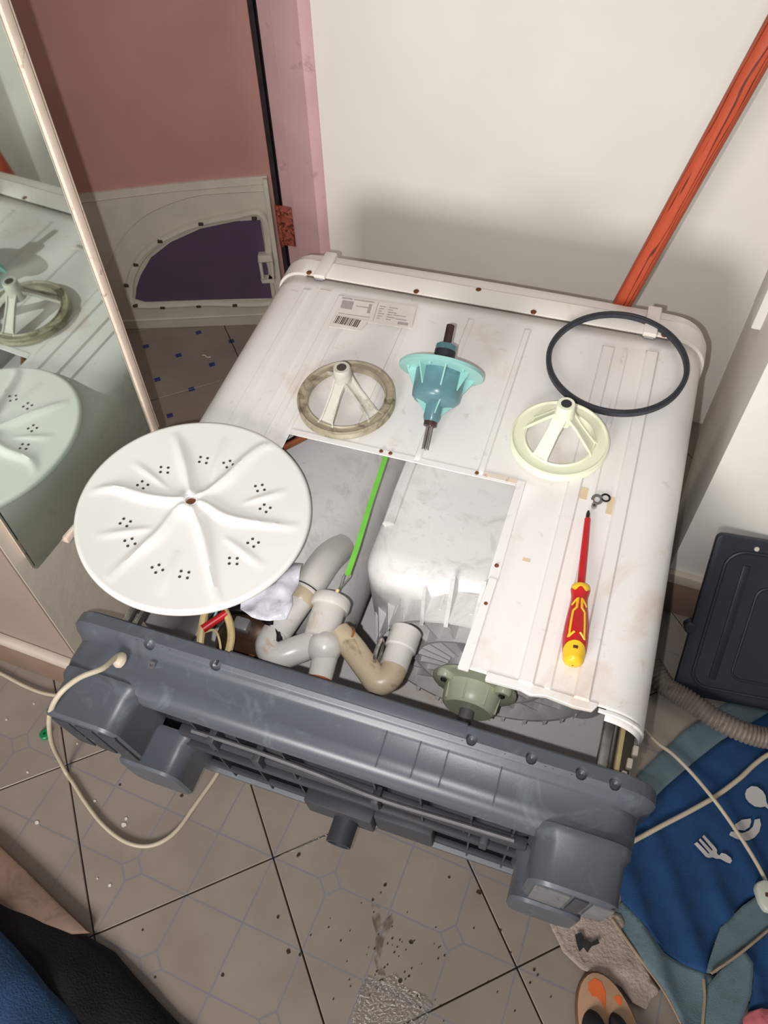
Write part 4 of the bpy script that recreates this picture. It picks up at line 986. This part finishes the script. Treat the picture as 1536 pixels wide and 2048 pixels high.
patch('pale_border', band4, 0.014, M['cloth_pale'], cl, amp=0.003, sc=14, cuts=4, seed=8)
low = P([(1480, 1905), (1536, 1860)]) + [(RX, -0.09), (RX, -0.36)] + P([(1500, 2120), (1440, 2110), (1490, 2040), (1500, 1960)])
patch('blue_fold', low, 0.003, M['cloth_blue'], cl, amp=0.004, sc=14, cuts=4, seed=9, zfun=fold)
def hemline(px, z, name='hem'):
    MB().tube(smooth_path([(x, y, z) for x, y in P(px)], 4), 0.0025, 6).build(name, M['cloth_hem'], cl)
hemline([(1222, 1840), (1270, 1908), (1326, 1984), (1360, 2048)], 0.008)
hemline([(1415, 1950), (1470, 1912), (1536, 1858)], 0.020)
hemline([(1400, 1962), (1402, 2000), (1398, 2048), (1396, 2090)], 0.020)
# printed cutlery
def pr(px): return P(px, 0.009)
def zfl(pts, name): 
    o = patch(name, pts, 0.0095, M['print'], cl, amp=0.0006, cuts=1, thick=0.0, seed=1, zfun=fold)
    return o
X0, Y0, K = 1360, 1540, 176 / 1536
def zz(pts): return pr([(X0 + a * K, Y0 + b * K) for a, b in pts])
zfl(zz([(235, 1300), (285, 1270), (480, 1475), (500, 1465), (310, 1240), (340, 1205), (545, 1415), (565, 1400), (375, 1175), (410, 1140), (600, 1340), (640, 1390), (640, 1460), (680, 1500), (720, 1450), (790, 1465), (880, 1530), (905, 1590), (870, 1635), (800, 1610), (700, 1555), (620, 1555), (560, 1535), (480, 1550), (430, 1530)]), 'fork_print')
zfl(zz([(1130, 420), (1160, 340), (1240, 285), (1340, 295), (1440, 370), (1490, 450), (1505, 560), (1560, 680), (1540, 690), (1480, 640), (1400, 655), (1300, 640), (1200, 570), (1145, 500)]), 'spoon_print')
zfl(zz([(850, 1140), (880, 1080), (950, 1085), (1080, 1110), (1200, 1060), (1270, 990), (1300, 870), (1390, 850), (1410, 960), (1380, 1080), (1300, 1180), (1190, 1235), (1080, 1245), (960, 1205)]), 'lemon_print')
zfl(zz([(900, 1055), (960, 950), (1080, 870), (1230, 850), (1240, 900), (1210, 1000), (1120, 1060), (1000, 1050)]), 'lemon_print')

# ------------------------------------------------------------------ rag, slipper, garment, board, bits
def world_patch(name, px, z, m, label, cat, **kw):
    pts = [fl(a, b) for a, b in px]
    cx = sum(p[0] for p in pts) / len(pts); cy = sum(p[1] for p in pts) / len(pts)
    o = patch(name, [(x - cx, y - cy) for x, y in pts], z, m, None, **kw); o.location = (cx, cy, 0)
    return tag(o, label, cat)
rag = world_patch('floor_rag', [(1098, 1850), (1130, 1828), (1190, 1810), (1240, 1832), (1262, 1880), (1290, 1935), (1318, 1985), (1302, 1998), (1290, 2020), (1262, 2006), (1240, 1975), (1205, 1958), (1160, 1940), (1125, 1905)], 0.002, M['rag'], 'dirty beige rag on the tiles under the right rear foot', 'rag', amp=0.006, sc=22, cuts=4, seed=3)
def loc_to(o, px, z=0.0):
    x, y = fl(*px); return (x - o.location.x, y - o.location.y, z)
stp = [loc_to(rag, q) for q in [(1147, 1872), (1160, 1868), (1166, 1882), (1180, 1888), (1192, 1880), (1196, 1890), (1180, 1896), (1172, 1908), (1164, 1898), (1156, 1906), (1150, 1890)]]
patch('oil_stain', [(a, b) for a, b, c in stp], 0.0125, M['rag_stain'], rag, amp=0.002, sc=30, cuts=2, thick=0.0, seed=3)

sl_o = Vector((0.293, 0.188, 0)); ang = math.atan2(0.87, -0.5)
slp = thing('slipper', 'beige slipper with orange print and black straps at the bottom edge', 'slipper', Matrix.Translation(sl_o) @ Matrix.Rotation(ang, 4, 'Z'))
def sole(w=1.0, l=1.0):
    pts = []
    for k in range(40):
        t = 2 * math.pi * k / 40
        x = 0.128 * l * math.cos(t); y = (0.050 + 0.008 * math.cos(t)) * w * math.sin(t); pts.append((x, y))
    return pts
MB().prism(sole(), 0.0, 0.016).build('sole', M['sole_edge'], slp, bevel=0.004)
MB().prism(sole(0.95, 0.975), 0.0161, 0.019).build('insole', M['sole'], slp, bevel=0.001)
pr1 = [(0.112, 0.012), (0.117, 0.0), (0.110, -0.010), (0.095, -0.012), (0.078, -0.006), (0.070, -0.004), (0.082, -0.001), (0.090, 0.004), (0.094, 0.012), (0.102, 0.015)]
MB().prism(pr1, 0.0191, 0.0196).build('toe_print', M['orange_print'], slp, smooth=0)
MB().prism([(0.088, -0.030), (0.086, -0.024), (0.078, -0.024), (0.072, -0.030), (0.077, -0.034), (0.083, -0.035)], 0.0191, 0.0196).build('toe_print', M['orange_print'], slp, smooth=0)
for (x0, y0, ry, ln) in ((0.076, 0.022, 0.021, 0.12), (0.066, -0.014, 0.016, 0.11)):
    mb = MB(); n = 26
    vs, fs = [], []
    for i in range(n + 1):
        t = i / n; x = x0 - ln * t; rw = ry * math.sqrt(max(0.02, 1 - (1 - min(1, t * 3.2)) ** 2)); rh = 0.020 * math.sqrt(max(0.02, 1 - (1 - min(1, t * 3.2)) ** 2)) * (1 + 0.6 * t)
        for k in range(13):
            a = math.pi * k / 12; vs.append((x, y0 + rw * math.cos(a) + 0.01 * t * (1 if y0 > 0 else -1), 0.0185 + rh * math.sin(a)))
    for i in range(n):
        for k in range(12): fs.append((i * 13 + k, i * 13 + k + 1, (i + 1) * 13 + k + 1, (i + 1) * 13 + k))
    fs.append(tuple(range(13))); fs.append(tuple(range(n * 13, (n + 1) * 13)))
    mb.add(vs, fs).build('strap', M['sock'], slp, smooth=60)

# dark garment in the near left corner
def garment(px_outline, name, m, hmax, parent=None, seed=0, z0=0.004, edge=0.10, org=(0, 0)):
    pts = [fl(a, b) for a, b in px_outline]; n = len(pts)
    loc = [(x - org[0], y - org[1]) for x, y in pts]
    def zf(x, y):
        d = min(seg_d(x, y, [loc[i], loc[(i + 1) % n]])[0] for i in range(n))
        t = min(1, d / edge); return hmax * math.sin(t * math.pi / 2) ** 0.8 + 0.012 * t * noise.noise(Vector((x * 14, y * 14, seed))) 
    return patch(name, loc, z0, m, parent, amp=0.004, sc=10, cuts=5, thick=0.003, seed=seed, zfun=zf)
gx, gy = fl(120, 2000)
gar = thing('dark_garment', 'dark navy garment with a faded blue top in the near left corner', 'clothing', Matrix.Translation((gx, gy, 0)))
garment([(-220, 1690), (-60, 1745), (0, 1783), (60, 1812), (120, 1845), (185, 1878), (232, 1905), (270, 1950), (320, 2005), (375, 2062), (430, 2140), (300, 2300), (0, 2330), (-250, 2200)], 'navy_cloth', M['navy'], 0.035, gar, 3, 0.006, 0.10, (gx, gy))
garment([(-240, 1790), (-60, 1826), (0, 1848), (50, 1900), (90, 1945), (120, 1985), (165, 2030), (190, 2080), (220, 2200), (60, 2300), (-250, 2180)], 'denim_cloth', M['denim'], 0.03, gar, 5, 0.048, 0.09, (gx, gy))
bo = [fl(a, b) for a, b in [(-120, 1605), (0, 1688), (60, 1745), (120, 1805), (186, 1868), (150, 1872), (60, 1842), (0, 1820), (-140, 1790)]]
bx_, by_ = bo[4]
brd = tag(MB().prism([(x - bx_, y - by_) for x, y in bo], 0.0, 0.022).build('wooden_board', M['wood'], None, bevel=0.006), 'worn brown wooden board tapering out from under the dark garment', 'board')
brd.location = (bx_, by_, 0)

# power cord: from the base grommet, round the floor loop, under the machine and out at the right
cord = thing('power_cord', 'cream power cord looping over the floor to a white plug', 'cord', Matrix.Translation((-0.6, 0.2, 0)))
def cpts(l): return [Vector(p) - Vector((-0.6, 0.2, 0)) for p in l]
gp = onp(0.106, -0.138, -0.010)
def fz(px, py, z): x, y = fl(px, py, z); return (x, y, z)
c1 = [tuple(gp), fz(205, 1337, 0.485), fz(160, 1355, 0.49), fz(122, 1385, 0.48), fz(102, 1420, 0.44), fz(99, 1455, 0.36), fz(106, 1492, 0.20), fz(122, 1525, 0.05), fz(132, 1545, 0.006), fz(146, 1565, 0.005), fz(172, 1606, 0.005), fz(205, 1648, 0.005), fz(245, 1680, 0.005), fz(285, 1692, 0.005), fz(322, 1684, 0.005), fz(356, 1658, 0.005), fz(388, 1614, 0.005), fz(425, 1562, 0.005), fz(470, 1500, 0.005), (-0.46, 0.52, 0.005)]
MB().tube(smooth_path(cpts(c1), 7), 0.0042, 10).build('cable', M['cord'], cord)
c2 = [fz(-60, 1320, 0.005), fz(0, 1346, 0.005), fz(50, 1372, 0.005), fz(95, 1388, 0.005), fz(150, 1392, 0.005), fz(210, 1385, 0.005)]
MB().tube(smooth_path(cpts(c2), 6), 0.0040, 8).build('cable', M['cord'], cord)
c3 = [fz(1195, 1722, 0.016), fz(1240, 1697, 0.016), fz(1278, 1676, 0.016), fz(1330, 1648, 0.016), fz(1380, 1622, 0.016), fz(1432, 1592, 0.016), fz(1480, 1556, 0.016), fz(1510, 1528, 0.016), fz(1545, 1505, 0.016), fz(1600, 1490, 0.014)]
MB().tube(smooth_path(cpts(c3), 6), 0.0046, 10).build('cable', M['cord'], cord)
c4 = [(0.20, 0.79, 0.012), fz(1308, 1480, 0.014), fz(1345, 1508, 0.016), fz(1385, 1548, 0.018), fz(1430, 1602, 0.026), fz(1468, 1655, 0.022), fz(1500, 1704, 0.020), fz(1522, 1742, 0.020), fz(1534, 1768, 0.020)]
MB().tube(smooth_path(cpts(c4), 6), 0.0036, 10).build('cable', M['cord'], cord)
px_, py_ = fl(1540, 1795, 0.02)
plug = MB().prism([(-0.024, 0.018), (-0.026, 0.006), (-0.020, -0.014), (-0.012, -0.026), (0.012, -0.026), (0.020, -0.014), (0.026, 0.006), (0.024, 0.018), (0.012, 0.025), (-0.012, 0.025)], 0.0, 0.020).build('plug', M['plug'], cord, bevel=0.004)
plug.location = Vector((px_, py_, 0.012)) - Vector((-0.6, 0.2, 0)); plug.rotation_euler = (0, 0, math.radians(8))
for x, y, w, h in ((-0.003, 0.014, 0.0025, 0.002), (-0.008, 0.0, 0.004, 0.0035), (0.012, 0.0, 0.004, 0.0035), (0.003, -0.010, 0.004, 0.003), (0.0, -0.022, 0.004, 0.002)):
    MB().box(x - w, x + w, y - h, y + h, 0.0195, 0.0206).build('pin_hole', M['brass'], plug, bevel=0.0005)
gc = tag(MB().lathe([(0.0105, 0), (0.0115, 0.002), (0.0115, 0.007), (0.0095, 0.009), (0.003, 0.009), (0.0028, 0.004), (0, 0.004)], (0, 0, 0), (0, 0, 1), 20).build('bottle_cap', M['green_cap'], None), 'small green plastic cap on the tiles beside the cream cord', 'cap')
gc.location = (*fl(92, 1470), 0.0)
pk = world_patch('pink_cloth', [(1478, 2040), (1490, 2026), (1512, 2020), (1545, 2024), (1600, 2060), (1560, 2140), (1480, 2120)], 0.012, M['pink_cloth'], 'crumpled pink cloth at the bottom right corner on the blue cloth', 'cloth', amp=0.010, sc=40, cuts=4, seed=12)

# floor bits: scrap, chips and dark flecks
scr = tag(MB().tube(smooth_path([(-0.014, 0.003, 0.002), (-0.005, 0.004, 0.004), (0.004, 0.0, 0.002), (0.010, 0.001, 0.003), (0.014, 0.005, 0.002)], 4), 0.002, 6).build('paper_scrap', M['chip'], None), 'tiny curled white scrap on the blue-diamond tiles by the door', 'scrap')
scr.location = (*fl(412, 715), 0.0)
def flecks(name, label, pts, m, r0, seed):
    random.seed(seed); mb = MB(); ox, oy = fl(*pts[0][:2])
    for (px, py, s) in pts:
        x, y = fl(px, py); n = 7; R = r0 * s; ph = random.random() * 6
        mb.prism([(x - ox + R * (0.6 + 0.6 * random.random()) * math.cos(ph + 2 * math.pi * k / n), y - oy + R * (0.6 + 0.6 * random.random()) * math.sin(ph + 2 * math.pi * k / n)) for k in range(n)], 0.0002, 0.0012)
    o = mb.build(name, m, None, smooth=0); o.location = (ox, oy, 0)
    return tag(o, label, 'debris', kind='stuff')
random.seed(21)
dk = [(770, 1770, 1.3), (745, 1800, 1), (822, 1885, 1.5), (898, 1755, 1), (958, 1785, 2), (597, 1710, 1.6), (576, 1903, 1.8), (600, 1910, 1.2), (556, 1835, 1.2), (445, 1950, 1.2), (800, 1962, 1.6), (1000, 1862, 1), (1068, 1940, 1), (1075, 1950, 1), (1060, 1966, .8), (240, 1570, 1.0), (285, 1860, 0.8), (310, 1955, 0.8), (1345, 1532, 1.2), (1380, 1402, 1.5), (1408, 1408, 1.5), (363, 1592, 1.4)]
for _ in range(70):
    a, r = random.random() * 6.28, random.gauss(0, 1)
    dk.append((800 + 90 * random.gauss(0, 1), 1930 + 70 * random.gauss(0, 1), 0.3 + 0.5 * random.random()))
flecks('floor_flecks', 'dark dirt flecks scattered over the floor tiles below the base', dk, M['debris'], 0.0024, 5)
flecks('paint_chips', 'pale paint chips scattered on the tiles inside the cord loop', [(248, 1650, 2.0), (252, 1638, 1.2), (74, 1646, 1.5), (220, 1771, 1.2), (195, 1757, .7), (190, 1602, 1), (155, 1488, 1), (55, 1545, 1), (13, 1440, .9), (68, 1408, .9), (145, 1332, .8)], M['chip'], 0.0026, 6)
smear = mat('dried_mud', (104, 86, 70), 0.7, var=0.2, scale=30)
sm_t = smear.node_tree; sm_b = sm_t.nodes['Principled BSDF']
sm_n = sm_t.nodes.new('ShaderNodeTexNoise'); sm_n.inputs['Scale'].default_value = 45; sm_n.inputs['Detail'].default_value = 6
sm_c = sm_t.nodes.new('ShaderNodeTexCoord'); sm_t.links.new(sm_c.outputs['Object'], sm_n.inputs['Vector'])
sm_r = sm_t.nodes.new('ShaderNodeMapRange'); sm_r.inputs['From Min'].default_value = 0.42; sm_r.inputs['From Max'].default_value = 0.68; sm_r.inputs['To Max'].default_value = 0.75
sm_t.links.new(sm_n.outputs['Fac'], sm_r.inputs['Value']); sm_t.links.new(sm_r.outputs['Result'], sm_b.inputs['Alpha'])
world_patch('mud_smear', [(742, 1808), (758, 1812), (762, 1850), (784, 1826), (786, 1846), (768, 1880), (758, 1925), (772, 1952), (756, 1950), (746, 1910), (752, 1870), (744, 1840)], 0.0008, smear, 'streak of dried mud on the tiles above the puddle', 'dirt', amp=0.0003, cuts=3, thick=0.0)
# wet patch on the tiles
wet = bpy.data.materials.new('water_film'); wet.use_nodes = True
wN, wL = wet.node_tree.nodes, wet.node_tree.links
wN.remove(wN['Principled BSDF'])
w_tr = wN.new('ShaderNodeBsdfTransparent'); w_tr.inputs['Color'].default_value = (0.93, 0.92, 0.90, 1); w_gl = wN.new('ShaderNodeBsdfGlossy'); w_gl.inputs['Roughness'].default_value = 0.10
w_mx = wN.new('ShaderNodeMixShader'); w_mx.inputs[0].default_value = 0.22
wn = wN.new('ShaderNodeTexNoise'); wn.inputs['Scale'].default_value = 230; wn.inputs['Detail'].default_value = 3
wt = wN.new('ShaderNodeTexCoord'); wL.new(wt.outputs['Object'], wn.inputs['Vector'])
wbp = wN.new('ShaderNodeBump'); wbp.inputs['Strength'].default_value = 1.0; wbp.inputs['Distance'].default_value = 0.006
wL.new(wn.outputs['Fac'], wbp.inputs['Height'])
wL.new(wbp.outputs['Normal'], w_gl.inputs['Normal'])
wL.new(w_tr.outputs[0], w_mx.inputs[1]); wL.new(w_gl.outputs[0], w_mx.inputs[2])
wL.new(w_mx.outputs[0], wN['Material Output'].inputs['Surface'])
ud = world_patch('water_puddle', [(700, 2060), (716, 1985), (735, 1950), (760, 1962), (790, 1945), (812, 1975), (850, 1990), (868, 2012), (845, 2055), (800, 2100), (730, 2110)], 0.0006, wet, 'thin glistening water puddle on the tiles at the bottom centre', 'puddle', amp=0.0006, sc=120, cuts=5, thick=0.0, seed=2)

wt2 = wet.copy(); wt2.name = 'water_bead'
wx0 = fl(560, 1712); wx1 = fl(656, 1668)
bead = tag(MB().tube([Vector((0, 0, 0.0)), Vector(((wx1[0] - wx0[0]) * 0.5, (wx1[1] - wx0[1]) * 0.5, 0.0)), Vector((wx1[0] - wx0[0], wx1[1] - wx0[1], 0.0))], 0.0026, 10).build('water_trickle', wt2, None), 'thin trickle of water lying in the tile joint beside the drain stub', 'water')
bead.location = (wx0[0], wx0[1], -0.0005)
